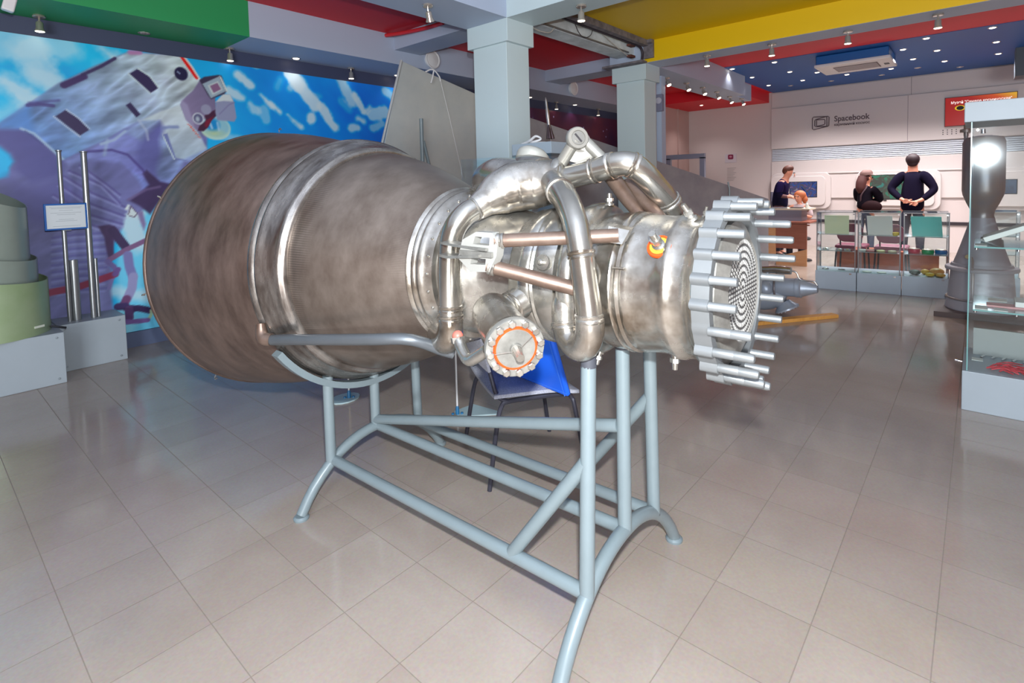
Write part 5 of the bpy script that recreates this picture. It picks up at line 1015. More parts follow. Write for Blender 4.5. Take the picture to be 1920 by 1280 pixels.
def label_stand(x, y, poly, label, h):
    t = thing('label_stand', label, 'stand', (x, y, 0), group='thin label stands with pale blue feet')
    MB().prism([(p[0], p[1], 0) for p in poly], (0, 0, 0.008)).build('base_plate', m_base, t, smooth=False)
    MB().tube([(0, 0, 0.008), (0.0, 0, h)], 0.006, 10).build('pole', m_plastic, t)
    c = MB(); c.lathe([(0.008, 0.013), (0.05, 0.011), (0.06, 0.007)], (0, 0, 0), (0, 0, 1), 12)
    for s in (-1, 1): c.lathe([(0.008, 0.010), (0.016, 0.009), (0.018, 0.0005)], (s*0.022, -s*0.018, 0), (0, 0, 1), 10)
    c.build('pole_socket', m_clip, t)
    return t
ls1 = []
for k in range(14):
    a = 2*PI*k/14; ls1.append((0.105*math.cos(a)-0.02, 0.075*math.sin(a)*1.1+0.02))
label_stand(1.975, 3.255, ls1, 'thin label stand with rounded pale blue foot below the nozzle', 0.52)
label_stand(2.254, 2.467, [(-0.02, -0.03), (0.16, -0.20), (0.19, -0.17), (0.17, 0.03), (0.02, 0.05)], 'thin label stand with triangular pale blue foot behind the slanted bar', 0.80)

# ================================================================ RIGHT: SHOWCASES, BELL ENGINE, PUMP
m_metalclip = mat('clip_chrome', (230, 230, 232), 0.15, 1.0)
def pane(p, lo, hi): return MB().box(lo, hi).build('pane', m_glass, p, smooth=False)
ns = thing('tall_showcase', 'tall glass showcase with white header and base at the right edge', 'display case', (4.227, 0.068, 0))
W_, DY = 0.60, 1.0
MB().box((0, -DY, 0), (W_, 0, 0.243)).build('base', m_plinth, ns, bevel=0.004, smooth=False)
MB().box((0.0, -DY, 1.75), (W_, 0.012, 1.868)).build('header', m_plinth, ns, bevel=0.004, smooth=False)
pane(ns, (0.014, -DY+0.02, 0.245), (0.020, -0.024, 1.75)); pane(ns, (0.02, -0.028, 0.245), (W_-0.02, -0.022, 1.75)); pane(ns, (W_-0.026, -DY+0.02, 0.245), (W_-0.02, -0.028, 1.75))
em_ = MB(); em_.box((0.012, -0.026, 0.245), (0.02, -0.020, 1.75)); em_.build('pane_edge', m_edge, ns, smooth=False)
for z, x0, nm in ((1.0, 0.045, 'shelf'), (0.615, 0.045, 'shelf')):
    MB().box((x0, -DY+0.04, z-0.004), (W_-0.05, -0.045, z+0.004)).build(nm, glass('shelf_glass', (236, 248, 246), 0.03), ns, smooth=False)
    MB().box((x0-0.002, -DY+0.04, z-0.0045), (x0, -0.045, z+0.0045)).build('shelf_edge', m_edge, ns, smooth=False)
    for y in (-0.055, -0.24): MB().lathe([(-0.012, 0.0005), (-0.012, 0.008), (0.0, 0.008), (0.0, 0.0005)], (x0+0.015, y, z-0.005), (0, 0, 1), 12).build('shelf_clip', m_metalclip, ns)
MB().lathe([(0, 0.008), (0.02, 0.008), (0.022, 0.012), (0.035, 0.011), (0.036, 0.0005)], (0.03, 0.0, 0.29), (0, 1, 0.1), 12).build('lock', m_metalclip, ns)
cl_ = MB(); cl_.lathe([(0, 0.007), (0.03, 0.007), (0.03, 0.0005)], (0.018, -0.05, 1.70), (-1, 0, 0), 10); cl_.lathe([(0, 0.010), (0.025, 0.012), (0.026, 0.0005)], (0.03, -0.075, 1.705), (0, 0, -1), 12); cl_.build('corner_clip', m_metalclip, ns)
# what lies in it
def item(name, label, cat, mb, mats, group=None, bevel=0.0, smooth=True):
    o = mb.build(name, mats, None, bevel, smooth=smooth); return tag(o, label, cat, group)
m_paper = mat('off_white_paper', (222, 224, 218), 0.6); m_grey = mat('grey_cover', (160, 164, 162), 0.5); m_pink = mat('pink_print', (206, 150, 150), 0.6)
R1 = Matrix.Translation((4.33, -0.02, 1.006)) @ Matrix.Rotation(-0.25, 4, 'Z') @ Matrix.Rotation(math.radians(22), 4, 'X')
item('open_book', 'white book propped aslant on the upper glass shelf', 'book', MB().box((0, -0.42, 0), (0.20, -0.03, 0.03), M=Matrix.Translation((4.33, 0.0, 1.012)) @ Matrix.Rotation(math.radians(-24), 4, 'X')), m_paper, bevel=0.003)
item('grey_folder', 'grey folder propped behind the white book on the upper glass shelf', 'folder', MB().box((0.0, -0.40, 0), (0.15, -0.01, 0.012), M=Matrix.Translation((4.56, 0.0, 1.008)) @ Matrix.Rotation(math.radians(-20), 4, 'X')), m_grey, bevel=0.002)
item('paper_sheet', 'small white sheet at the front corner of the upper glass shelf', 'paper', MB().box((4.285, -0.035, 1.0045), (4.42, 0.02, 1.008)), m_paper, smooth=False)
item('paper_sheet', 'white card at the front corner of the lower glass shelf', 'paper', MB().box((4.285, -0.045, 0.6195), (4.40, 0.015, 0.623)), m_paper, smooth=False)
item('paper_sheet', 'white card in the middle of the lower glass shelf', 'paper', MB().box((4.29, -0.135, 0.6195), (4.37, -0.075, 0.623)), m_paper, smooth=False)
item('pink_booklet', 'pink printed strip lying on the lower glass shelf', 'booklet', MB().box((4.40, -0.33, 0.6195), (4.50, -0.04, 0.630)), m_pink, smooth=False)
item('paper_sheet', 'white card far back on the lower glass shelf', 'paper', MB().box((4.60, -0.14, 0.6195), (4.70, -0.05, 0.623)), m_paper, smooth=False)
item('white_box', 'slanted white box on the lower glass shelf at the frame edge', 'box', MB().box((4.42, -0.42, 0.6195), (4.60, -0.17, 0.66), M=None), m_paper, bevel=0.003)
item('grey_board', 'grey board standing at the back of the showcase floor', 'board', MB().box((4.66, -0.26, 0.244), (4.68, 0.02, 0.42)), m_grey, smooth=False)
m_redpl = mat('red_plastic', (206, 66, 76), 0.35)
hs = MB(); random.seed(11)
for k in range(26):
    x = 4.31+random.random()*0.2; y = -0.04-random.random()*0.30
    hs.tube([(x, y, 0.25), (x+random.uniform(-.05, .05), y-0.05, 0.258+random.random()*0.02), (x+random.uniform(-.08, .08), y-0.12, 0.25)], 0.004, 6, sm=3)
o = item('red_harness', 'tangle of red straps and wires on the showcase floor', 'harness', hs, m_redpl); o['kind'] = 'stuff'
item('paper_sheet', 'white card at the far left corner of the showcase floor', 'paper', MB().box((4.50, -0.03, 0.2435), (4.56, 0.025, 0.247)), m_paper, smooth=False)
item('paper_sheet', 'white paper triangle beside the red harness on the showcase floor', 'paper', MB().prism([(4.42, -0.15, 0.2436), (4.30, -0.34, 0.2436), (4.50, -0.34, 0.2436)], (0, 0, 0.003)), m_paper, smooth=False)
for k in range(5):
    y = -0.02-k*0.05
    item('metal_tool', 'small steel tool in the row at the back of the showcase floor', 'tool', MB().tube([(4.58, y, 0.2495), (4.645, y-0.02, 0.2495)], 0.006, 8), m_metalclip, 'steel tools in the tall showcase')

# bell engine on a plinth
be = thing('engine_bell', 'grey rocket engine bell with flared skirt standing behind the tall showcase', 'rocket engine', (7.25, -0.02, 0))
m_beg = mat('grey_engine_paint', (168, 164, 174), 0.42, 0.2, var=0.05, scale=3); m_bed = mat('reflection_tinted_metal', (140, 140, 152), 0.36, 0.4, col2=(164, 146, 136), scale=3)  # m_bed: the glass showcase's blue-grey reflection is put into the base colour
MB().box((-0.36, -0.36, 0), (0.36, 0.36, 0.05)).build('plinth', mat('brown_plinth', (96, 80, 80), 0.5), be, smooth=False)
MB().lathe([(0.05, 0.285), (0.06, 0.29), (0.14, 0.275), (0.15, 0.27), (0.15, 0.0005)], (0, 0, 0), (0, 0, 1), 56).build('foot_ring', m_beg, be)
MB().torus((0, 0, 0.165), (0, 0, 1), 0.275, 0.012).build('base_bead', m_bed, be)
MB().lathe([(0.15, 0.268), (0.30, 0.258), (0.46, 0.246)], (0, 0, 0), (0, 0, 1), 56).build('lower_skirt', m_beg, be)
MB().lathe([(0.455, 0.24), (0.455, 0.288), (0.462, 0.292), (0.482, 0.292), (0.49, 0.285), (0.495, 0.25), (0.52, 0.24)], (0, 0, 0), (0, 0, 1), 56).build('skirt_flange', m_beg, be)
MB().lathe([(0.49, 0.235), (0.60, 0.20), (0.72, 0.165), (0.84, 0.132), (0.93, 0.108), (0.99, 0.095)], (0, 0, 0), (0, 0, 1), 56).build('nozzle_bell', m_beg, be)
MB().lathe([(0.98, 0.096), (1.02, 0.088), (1.06, 0.095), (1.14, 0.130), (1.22, 0.160), (1.27, 0.168), (1.75, 0.168), (1.80, 0.15), (1.82, 0.06), (1.82, 0.0005)], (0, 0, 0), (0, 0, 1), 56).build('combustion_chamber', m_bed, be)
tb_ = MB(); tb_.lathe([(1.82, 0.02), (1.86, 0.02), (1.86, 0.05), (1.89, 0.05), (1.90, 0.02), (1.94, 0.02), (1.94, 0.0005)], (-0.03, 0.14, 0), (0, 0, 1), 12); tb_.tube([(-0.03, 0.14, 1.70), (-0.03, 0.14, 1.83)], 0.018, 10); tb_.build('side_fitting', m_bed, be)
pj = MB(); pj.tube([(-0.20, 0.06, 0.16), (-0.262, 0.065, 0.20), (-0.255, 0.065, 0.46), (-0.30, 0.07, 0.50), (-0.22, 0.07, 0.56), (-0.20, 0.08, 0.60)], 0.014, 10, sm=4); pj.build('side_pipe', m_bed, be)
MB().lathe([(0, 0.02), (0.03, 0.022), (0.03, 0.0005)], (-0.22, 0.10, 0.60), (-1, 0.2, 0.4), 12).build('brass_cap', mat('brass_cap', (206, 190, 150), 0.3, 0.8), be)

# row of low showcases
m_cr = mat('white_mdf', (180, 192, 208), 0.4)
def low_case():
    r = thing('low_showcase', 'x', 'display case', (0, 0, 0))
    w, d = 0.448, 0.42
    MB().box((0, -w, 0), (d, 0, 0.235)).build('base', m_cr, r, bevel=0.003, smooth=False)
    MB().box((-0.008, -w+0.05, 0.205), (0.0, -w+0.075, 0.222)).build('lock', m_metalclip, r, smooth=False)
    for lo, hi in (((0.012, -w+0.012, 0.237), (0.017, -0.012, 0.985)), ((d-0.017, -w+0.012, 0.237), (d-0.012, -0.012, 0.985)), ((0.017, -0.017, 0.237), (d-0.017, -0.012, 0.985)), ((0.017, -w+0.012, 0.237), (d-0.017, -w+0.017, 0.985)), ((0.012, -w+0.012, 0.985), (d-0.012, -0.012, 0.991))):
        MB().box(lo, hi).build('pane', m_glass, r, smooth=False)
    fe_ = MB()
    for x in (0.010, d-0.018):
        for y in (-0.020, -w+0.010): fe_.box((x, y, 0.237), (x+0.010, y+0.010, 0.985))
    fe_.box((0.008, -w+0.008, 0.984), (0.014, -0.008, 0.993)); fe_.box((d-0.014, -w+0.008, 0.984), (d-0.008, -0.008, 0.993))
    fe_.build('edge_profile', mat('grey_profile', (120, 118, 120), 0.35, 0.5), r, smooth=False)
    for z in (0.495, 0.705):
        MB().box((0.02, -w+0.02, z-0.003), (d-0.02, -0.02, z+0.003)).build('shelf', glass('shelf_glass'), r, smooth=False)
        MB().box((0.0185, -w+0.02, z-0.0035), (0.02, -0.02, z+0.0035)).build('shelf_edge', mat('shelf_edge_grey', (140, 150, 150), 0.3), r, smooth=False)
    for y in (-0.03, -w+0.03):
        for z in (0.50, 0.71, 0.965): MB().box((0.006, y-0.010, z-0.008), (0.02, y+0.010, z+0.008)).build('clip', m_metalclip, r, smooth=False)
    return r
TH = math.radians(4.62); rowd = Vector((math.sin(TH), -math.cos(TH), 0)); rowx = Vector((math.cos(TH), math.sin(TH), 0)); R0_ = Vector((7.79, 1.60, 0))
lc = low_case(); gl_ = 'low glass showcases in a row'
lc.location = R0_; lc.rotation_euler = (0, 0, TH); lc['group'] = gl_; lc['label'] = 'low glass showcase with a pale green board, nearest the wooden desk'
dup(lc, R0_+rowd*0.455, TH, 'low glass showcase with a white board, middle of the row')
dup(lc, R0_+rowd*0.910, TH, 'low glass showcase with a turquoise board and coloured tins')
dup(lc, Vector((8.30, 0.09, 0)), TH-0.05, 'low glass showcase partly hidden behind the grey engine bell')
def R_(i, x, y, z): return R0_ + rowd*(0.455*i + y) + rowx*x + Vector((0, 0, z))
def lean_board(i, y0, y1, m, label):
    mb = MB(); mb.prism([R_(i, 0.11, y0+0.02, 0.7085), R_(i, 0.11, y1, 0.7085), R_(i, 0.22, y1-0.01, 0.935), R_(i, 0.22, y0, 0.935)], rowx*0.006+Vector((0, 0, 0.001)))
    tag(mb.build('display_board', m, smooth=False), label, 'board', 'boards on the top shelves of the low showcases')
lean_board(0, 0.075, 0.36, mat('pale_green_board', (236, 244, 204), 0.6), 'pale green board on the top shelf of the first low showcase')
lean_board(1, 0.085, 0.36, mat('white_board', (236, 242, 236), 0.6), 'white board on the top shelf of the middle low showcase')
lean_board(2, 0.075, 0.38, mat('turquoise_board', (120, 230, 222), 0.45), 'turquoise board on the top shelf of the third low showcase')
def lying(i, x, y, z, r, h, m, name, label, cat, group=None, prof=None, sc=(1, 1)):
    mb = MB(); p = R_(i, x, y, z); mb.lathe(prof or [(0, 0.0005), (0, r*0.85), (h*0.3, r), (h*0.8, r), (h, r*0.8), (h, 0.0005)], p, (0, 0, 1), 20)
    return tag(mb.build(name, m), label, cat, group)
def tin(i, x, y, col, label):
    p = R_(i, x, y, 0.4985); t = thing('tin', label, 'tin', p, group='coloured food tins in the third showcase')
    MB().lathe([(0, 0.0005), (0, 0.055), (0.008, 0.060), (0.040, 0.060), (0.046, 0.056)], (0, 0, 0), (0, 0, 1), 20).build('body', mat('tin_%d_%d_%d' % col, col, 0.35), t)
    MB().lathe([(0.046, 0.056), (0.051, 0.055), (0.047, 0.048), (0.047, 0.0005)], (0, 0, 0), (0, 0, 1), 20).build('lid', mat('tin_lid', (206, 180, 166), 0.3, 0.6), t)
tin(2, 0.20, 0.115, (214, 66, 92), 'red tin on the lower shelf of the third showcase')
tin(2, 0.14, 0.245, (28, 160, 96), 'green tin on the lower shelf of the third showcase')
tin(2, 0.18, 0.370, (50, 124, 196), 'blue tin on the lower shelf of the third showcase')
def fruit(i, x, y, r, sc, col, name, label, cat='food'):
    p = R_(i, x, y, 0.2365+r*sc[2]); mb = MB(); mb.sphere(p, r, 18, 12, 0, sc); tag(mb.build(name, mat(name+'_%d' % col[0], col, 0.45, var=0.1, scale=30)), label, cat, 'food models on the bottom of the third showcase')
fruit(2, 0.14, 0.125, 0.058, (1, 1, 0.55), (44, 62, 50), 'dark_green_bowl', 'dark green rounded bowl on the bottom of the third showcase')
fruit(2, 0.22, 0.225, 0.040, (1, 1.1, 0.8), (224, 178, 66), 'yellow_bun', 'yellow bun beside the dark green bowl')
fruit(2, 0.20, 0.335, 0.072, (1, 1, 0.62), (226, 164, 96), 'orange_loaf', 'large orange round loaf, biggest food model in the third showcase')
fruit(2, 0.075, 0.265, 0.038, (1, 1.2, 0.6), (230, 196, 70), 'yellow_bun', 'flat yellow bun in front of the orange loaf')
fruit(2, 0.075, 0.365, 0.040, (1, 1.2, 0.6), (226, 176, 78), 'yellow_bun', 'yellow bun right of the orange loaf')
lying(1, 0.10, 0.39, 0.7085, 0.034, 0.04, mat('yellow_ball', (228, 196, 50), 0.5), 'yellow_pot', 'small yellow pot on the top shelf beside the white board', 'pot')
for y, col, lab in ((0.045, (222, 220, 214), 'white dish at the left end of the middle showcase shelf'), (0.13, (206, 132, 132), 'pink dish on the middle showcase shelf'), (0.24, (226, 214, 160), 'pale yellow dish on the middle showcase shelf'), (0.355, (226, 208, 178), 'cream dish at the right end of the middle showcase shelf')):
    lying(1, 0.12, y, 0.4985, 0.045, 0.022, mat('dish_%d' % (col[2]+int(y*100)), col, 0.5), 'food_tray', lab, 'dish', 'dishes on the shelf of the middle showcase')
for y, lab in ((0.10, 'left'), (0.25, 'right')):
    lying(1, 0.12, y, 0.2365, 0.05, 0.012, m_paper, 'flat_dish', 'flat white dish on the bottom of the middle showcase, %s one' % lab, 'dish')
for k, (y, z, lab) in enumerate(((0.10, 0.4985, 'left glass dish on the shelf of the first showcase'), (0.25, 0.4985, 'middle glass dish on the shelf of the first showcase'), (0.34, 0.4985, 'right glass dish on the shelf of the first showcase'), (0.10, 0.2365, 'coiled steel part on the bottom of the first showcase, left'), (0.28, 0.2365, 'flat steel part on the bottom of the first showcase, right'))):
    mb = MB(); mb.torus(R_(0, 0.14, y, z+0.008), (0, 0, 1), 0.035, 0.006, 24, 8); tag(mb.build('metal_ring', m_metalclip), lab, 'ring', 'metal rings in the first showcase')

# furniture behind the showcases
m_wood = mat('orange_veneer', (206, 146, 100), 0.5, col2=(216, 160, 116), scale=4, stretch=(1, 1, 12)); m_woodd = mat('red_brown_veneer', (148, 84, 66), 0.45, col2=(160, 94, 74), scale=4, stretch=(1, 1, 10))
bn = thing('wooden_bench', 'low brown wooden bench behind the low showcases', 'bench', (9.75, 1.15, 0))
MB().box((0, -0.72, 0.0), (0.03, 0.55, 0.27)).build('front_board', m_woodd, bn, smooth=False); MB().box((-0.02, -0.74, 0.27), (0.40, 0.57, 0.30)).build('top_board', m_woodd, bn, smooth=False); MB().box((0.30, -0.7, 0), (0.34, 0.53, 0.27)).build('back_board', m_woodd, bn, smooth=False)
m_wine = mat('wine_red_chair', (124, 30, 66), 0.5); 
def guest_chair(x, y, label, m):
    t = thing('guest_chair', label, 'chair', (x, y, 0), PI, 'red chairs behind the low showcases')
    MB().prism(rounded(-0.16, 0.16, 0.50, 0.76, 0.10, 0.18), (0.03, 0, 0)).build('backrest', m, t)
    MB().box((-0.20, -0.19, 0.40), (0.2, 0.19, 0.45)).build('seat', m, t, bevel=0.02)
    for sx in (-1, 1):
        for sy in (-1, 1): MB().tube([(sx*0.17, sy*0.17, 0.41), (sx*0.2, sy*0.19, 0)], 0.012, 8).build('leg', m_black, t)
    for sy in (-1, 1): MB().tube([(0.17, sy*0.12, 0.41), (0.2, sy*0.12, 0.6)], 0.010, 8).build('back_post', m_black, t)
    return t
guest_chair(9.15, 1.40, 'wine red chair behind the first low showcase', m_wine)
guest_chair(9.2, 0.93, 'dusty pink chair behind the middle low showcase', mat('dusty_pink_chair', (150, 90, 110), 0.5))
# reception desk
dk = thing('reception_desk', 'orange and brown veneer desk with a grey counter near the back wall', 'desk', (9.55, 2.09, 0))
MB().box((0.0, 0.46, 0.06), (0.025, 1.3, 0.68)).build('front_panel', m_wood, dk, smooth=False)
MB().box((0.02, 0.0, 0.28), (0.05, 0.46, 0.70)).build('side_panel', m_woodd, dk, smooth=False)
MB().prism([(0.03, 0.0, 0.0), (0.03, 0.46, 0.0), (0.03, 0.46, 0.13), (0.03, 0.0, 0.28)], (0.02, 0, 0)).build('lower_panel', m_wood, dk, smooth=False)
MB().box((-0.03, -0.05, 0.70), (0.55, 1.3, 0.725)).build('desk_top', m_woodd, dk, smooth=False); MB().box((0.0, -0.04, 0.66), (0.05, 0.5, 0.68)).build('shelf_strip', m_woodd, dk, smooth=False)
MB().box((0.12, 0.10, 0.725), (0.50, 1.3, 0.905)).build('grey_counter', mat('lavender_grey_counter', (134, 132, 148), 0.45), dk, smooth=False)
MB().box((0.10, -0.02, 0.905), (0.55, 1.3, 0.93)).build('counter_top', mat('beige_counter_top', (206, 190, 170), 0.5), dk, smooth=False)
gs = thing('glass_screen', 'upright smoky glass panel on the counter in front of the leaning man', 'glass panel', (9.69, 2.41, 0.93))
MB().box((0, 0, 0), (0.006, 0.26, 0.275)).build('pane', glass('smoky_glass', (196, 200, 216), 0.05), gs, smooth=False); MB().box((-0.01, 0.0, 0), (0.02, 0.26, 0.012)).build('rail', m_metalclip, gs, smooth=False)
item('yellow_folder', 'pale yellow folder lying on the counter beside the glass panel', 'folder', MB().box((9.70, 2.72, 0.931), (9.9, 2.90, 0.975)), mat('pale_yellow_folder', (226, 214, 160), 0.6), smooth=False)
item('notebook', 'dark notebook on the counter under the leaning man\'s hands', 'notebook', MB().box((9.72, 2.20, 0.931), (9.86, 2.38, 0.945)), m_black, smooth=False)
item('desk_phone', 'small white bottle on the counter right of the seated woman', 'bottle', MB().lathe([(0, 0.022), (0.07, 0.022), (0.085, 0.010), (0.11, 0.010), (0.11, 0.0005)], (9.75, 2.13, 0.931), (0, 0, 1), 12), m_paper)
# pump unit on the floor and the wooden plank
pu = thing('pump_unit', 'grey engine pump with bolted flange lying on the floor behind the flange', 'pump', (6.1, 1.55, 0))
m_pg = mat('pump_grey_paint', (158, 166, 180), 0.38, 0.3, var=0.05)
MB().tube([(0, 0.35, 0.27), (0, 0.10, 0.285), (0, -0.12, 0.30)], 0.095, 28).build('pump_body', m_pg, pu)
MB().lathe([(0, 0.1), (0.015, 0.104), (0.03, 0.1), (0.05, 0.104), (0.06, 0.09), (0.16, 0.055), (0.2, 0.04), (0.2, 0.0005)], (0, -0.12, 0.30), (0, -1, 0.03), 28).build('end_cone', m_pg, pu)
MB().sphere((-0.06, 0.16, 0.27), 0.085, 24, 14).build('ball_housing', m_pg, pu)
cl2 = MB(); cl2.torus((-0.03, 0.07, 0.28), (0.1, -1, 0.05), 0.098, 0.010, 30, 8); cl2.build('bolted_collar', mat('pump_collar', (126, 120, 124), 0.4, 0.5), pu)
MB().tube([(0, 0.34, 0.15), (0.0, 0.20, 0.155), (0.0, 0.08, 0.165), (0, -0.005, 0.135)], [0.12, 0.13, 0.115, 0.075], 28, sm=4).build('outlet_bend', m_pg, pu)
fd = Vector((0.05, -0.42, -0.9)).normalized()
MB().lathe([(0.0, 0.06), (0.04, 0.09), (0.068, 0.115), (0.072, 0.122), (0.088, 0.122), (0.088, 0.0005)], (0.0, 0.0, 0.14), fd, 30).build('outlet_flange', m_pg, pu)
fu = Vector((1, 0, 0)) - fd*fd.x; fu.normalize(); fw = fd.cross(fu)
for k in range(16):
    t = 2*PI*k/16; c = Vector((0.0, 0.0, 0.14)) + fd*0.088 + (fu*math.cos(t)+fw*math.sin(t))*0.110
    if c.z > 0.012: MB().lathe([(-0.004, 0.009), (0.010, 0.009), (0.010, 0.0005)], c, fd, 6).build('bolt', m_metalclip, pu)
MB().tube([(-0.03, 0.26, 0.46), (-0.03, 0.08, 0.475), (-0.03, 0.0, 0.475), (-0.03, -0.08, 0.475)], [0.03, 0.042, 0.044, 0.038], 18).build('steel_actuator', m_pipe, pu)
MB().tube([(-0.03, -0.09, 0.478), (-0.03, -0.13, 0.46), (-0.03, -0.16, 0.40), (-0.03, -0.22, 0.385), (-0.03, -0.29, 0.385), (-0.03, -0.32, 0.35)], 0.009, 8, sm=5).build('bent_pipe', m_pipe, pu)
MB().tube([(-0.03, 0.15, 0.34), (-0.03, 0.15, 0.45)], 0.02, 10).build('actuator_post', m_pg, pu)
pl_ = MB(); pl_.box((-0.5, -0.045, 0), (0.5, 0.045, 0.035), M=Matrix.Translation((5.88, 1.40, 0.0)) @ Matrix.Rotation(math.atan2(1.157-1.63, 6.22-5.57), 4, 'Z'))
tag(pl_.build('wooden_plank', mat('yellow_pine', (214, 150, 70), 0.6, col2=(224, 166, 90), scale=6, stretch=(1, 8, 1)), bevel=0.003, smooth=False), 'yellow pine plank lying on the floor beside the grey pump', 'plank')

# ================================================================ PEOPLE
m_skin = mat('skin', (206, 140, 116), 0.5); m_hairD = mat('dark_brown_hair', (40, 20, 28), 0.6); m_hairR = mat('auburn_hair', (70, 28, 26), 0.7); m_hairB = mat('brown_hair', (84, 44, 34), 0.6); m_hairO = mat('ginger_hair', (176, 96, 56), 0.6)
m_navy = mat('navy_sweater', (16, 11, 32), 0.9, spec=0.1); m_navy2 = mat('dark_blue_sweater', (26, 18, 58), 0.9, spec=0.1); m_blackc = mat('black_jacket', (18, 12, 22), 0.9, spec=0.1); m_jean = mat('blue_jeans', (74, 84, 110), 0.8); m_trous = mat('dark_trousers', (52, 54, 72), 0.8); m_shoe = mat('dark_shoes', (30, 26, 28), 0.5)
def skin_mesh(name, V, E, m, parent, root=0, sub=2):
    """V: list of (x, y, z, rx, ry); one continuous skin over the skeleton"""
    me = bpy.data.meshes.new(name); me.from_pydata([v[:3] for v in V], E, [])
    o = bpy.data.objects.new(name+'_sk', me); scene.collection.objects.link(o)
    md = o.modifiers.new('skin', 'SKIN'); md.use_smooth_shade = True; md.branch_smoothing = 0.6
    if not me.skin_vertices: bpy.context.view_layer.objects.active = o
    for i, v in enumerate(V):
        s = me.skin_vertices[0].data[i]; s.radius = (v[3], v[4] if len(v) > 4 else v[3]); s.use_root = (i == root)
    o.modifiers.new('sub', 'SUBSURF').levels = sub; o.modifiers['sub'].render_levels = sub
    dg = bpy.context.evaluated_depsgraph_get(); m2 = bpy.data.meshes.new_from_object(o.evaluated_get(dg))
    bpy.data.objects.remove(o); bpy.data.meshes.remove(me)
    m2.materials.clear(); m2.materials.append(m); m2.polygons.foreach_set('use_smooth', [True]*len(m2.polygons)); m2.name = name
    r = bpy.data.objects.new(name, m2); scene.collection.objects.link(r)
    if parent is not None: r.parent = parent
    return r
def hand(V, E, wrist, d, palm_n, s=1.0, curl=0.5):
    """five fingers grown from the wrist vertex: d = pointing direction, palm_n = palm normal"""
    d = Vector(d).normalized(); n = Vector(palm_n).normalized(); side = d.cross(n).normalized(); w = Vector(V[wrist][:3])
    p0 = w + d*0.05*s; i0 = len(V); V.append((*p0, 0.026*s, 0.017*s)); E.append((wrist, i0))
    for k, (off, ln) in enumerate(((-0.026, 0.062), (-0.009, 0.072), (0.009, 0.068), (0.025, 0.054))):
        a = p0 + d*0.035*s + side*off*s; b = a + (d*(1-curl*0.4) + n*curl*0.6).normalized()*ln*0.5*s; c = b + (d*(1-curl) + n*curl).normalized()*ln*0.5*s
        i = len(V); V += [(*a, 0.0095*s), (*b, 0.0088*s), (*c, 0.0075*s)]; E += [(i0, i), (i, i+1), (i+1, i+2)]
    a = w + d*0.03*s - side*0.03*s + n*0.008*s; b = a + (d*0.7 - side*0.5 + n*0.3).normalized()*0.035*s; i = len(V)
    V += [(*a, 0.011*s), (*b, 0.009*s)]; E += [(wrist, i), (i, i+1)]
def figure(V0, arms, hands, legs):
    """V0: spine list pelvis..head top; arms / legs: lists of (attach index, [points])"""
    V = list(V0); E = [(i, i+1) for i in range(len(V0)-1)]
    ends = []
    for att, pts in arms+legs:
        prev = att
        for p in pts: V.append(p); E.append((prev, len(V)-1)); prev = len(V)-1
        ends.append(prev)
    for k, args in hands: hand(V, E, ends[k], *args)
    return V, E
def limb(name, pts, m, parent): 
    return skin_mesh(name, pts, [(i, i+1) for i in range(len(pts)-1)], m, parent)
def head_bits(t, c, fdir, s=1.0):
    """ears and nose as part of the head surface, eyes and brows as small meshes; c = head centre"""
    f = Vector(fdir).normalized(); sd = Vector((-f.y, f.x, 0)).normalized(); c = Vector(c)
    e = MB()
    for k in (-1, 1): e.sphere(c + sd*0.078*k*s - f*0.005 - Vector((0, 0, 0.005)), 0.026*s, 10, 8, 0, (0.45, 0.45, 1.0))
    e.sphere(c + f*0.088*s - Vector((0, 0, 0.02)), 0.015*s, 10, 8, 0, (1, 0.8, 1.5)); e.build('ears_and_nose', m_skin, t)
    y = MB()
    for k in (-1, 1): y.sphere(c + f*0.082*s + sd*0.032*k*s + Vector((0, 0, 0.01)), 0.011*s, 10, 8)
    y.build('eyes', m_dark, t)
    MB().sphere(c + f*0.085*s - Vector((0, 0, 0.055)), 0.02*s, 10, 6, 0, (0.5, 1.0, 0.3)).build('mouth', mat('lips', (160, 86, 80), 0.5), t)

# big man seen from behind, hands clasped at his back
pm = thing('person', 'person in a dark navy sweater seen from behind, hands clasped at the back', 'person', (11.2, 0.86, 0))
spine = [(0, 0, 0.95, 0.15, 0.13), (0.02, 0, 1.10, 0.16, 0.14), (0.02, 0, 1.28, 0.16, 0.13), (0, 0, 1.43, 0.12, 0.10), (0.0, 0, 1.53, 0.060, 0.060), (0.02, 0, 1.60, 0.070, 0.070), (0.015, 0, 1.67, 0.092, 0.085), (0.01, 0, 1.73, 0.062, 0.062)]
armL = [(0, 0.09, 1.45, 0.075), (0, 0.17, 1.41, 0.072), (-0.05, 0.305, 1.20, 0.052), (-0.18, 0.13, 1.03, 0.034), (-0.225, 0.06, 1.00, 0.028)]
armR = [(0, -0.09, 1.45, 0.075), (0, -0.17, 1.41, 0.072), (-0.05, -0.305, 1.19, 0.052), (-0.18, -0.14, 1.02, 0.034), (-0.235, -0.05, 0.99, 0.028)]
legL = [(0, 0.10, 0.88, 0.09), (0.0, 0.11, 0.50, 0.06), (-0.01, 0.115, 0.09, 0.04), (0.12, 0.13, 0.035, 0.035)]
legR = [(x, -y, z, r) for x, y, z, r in legL]
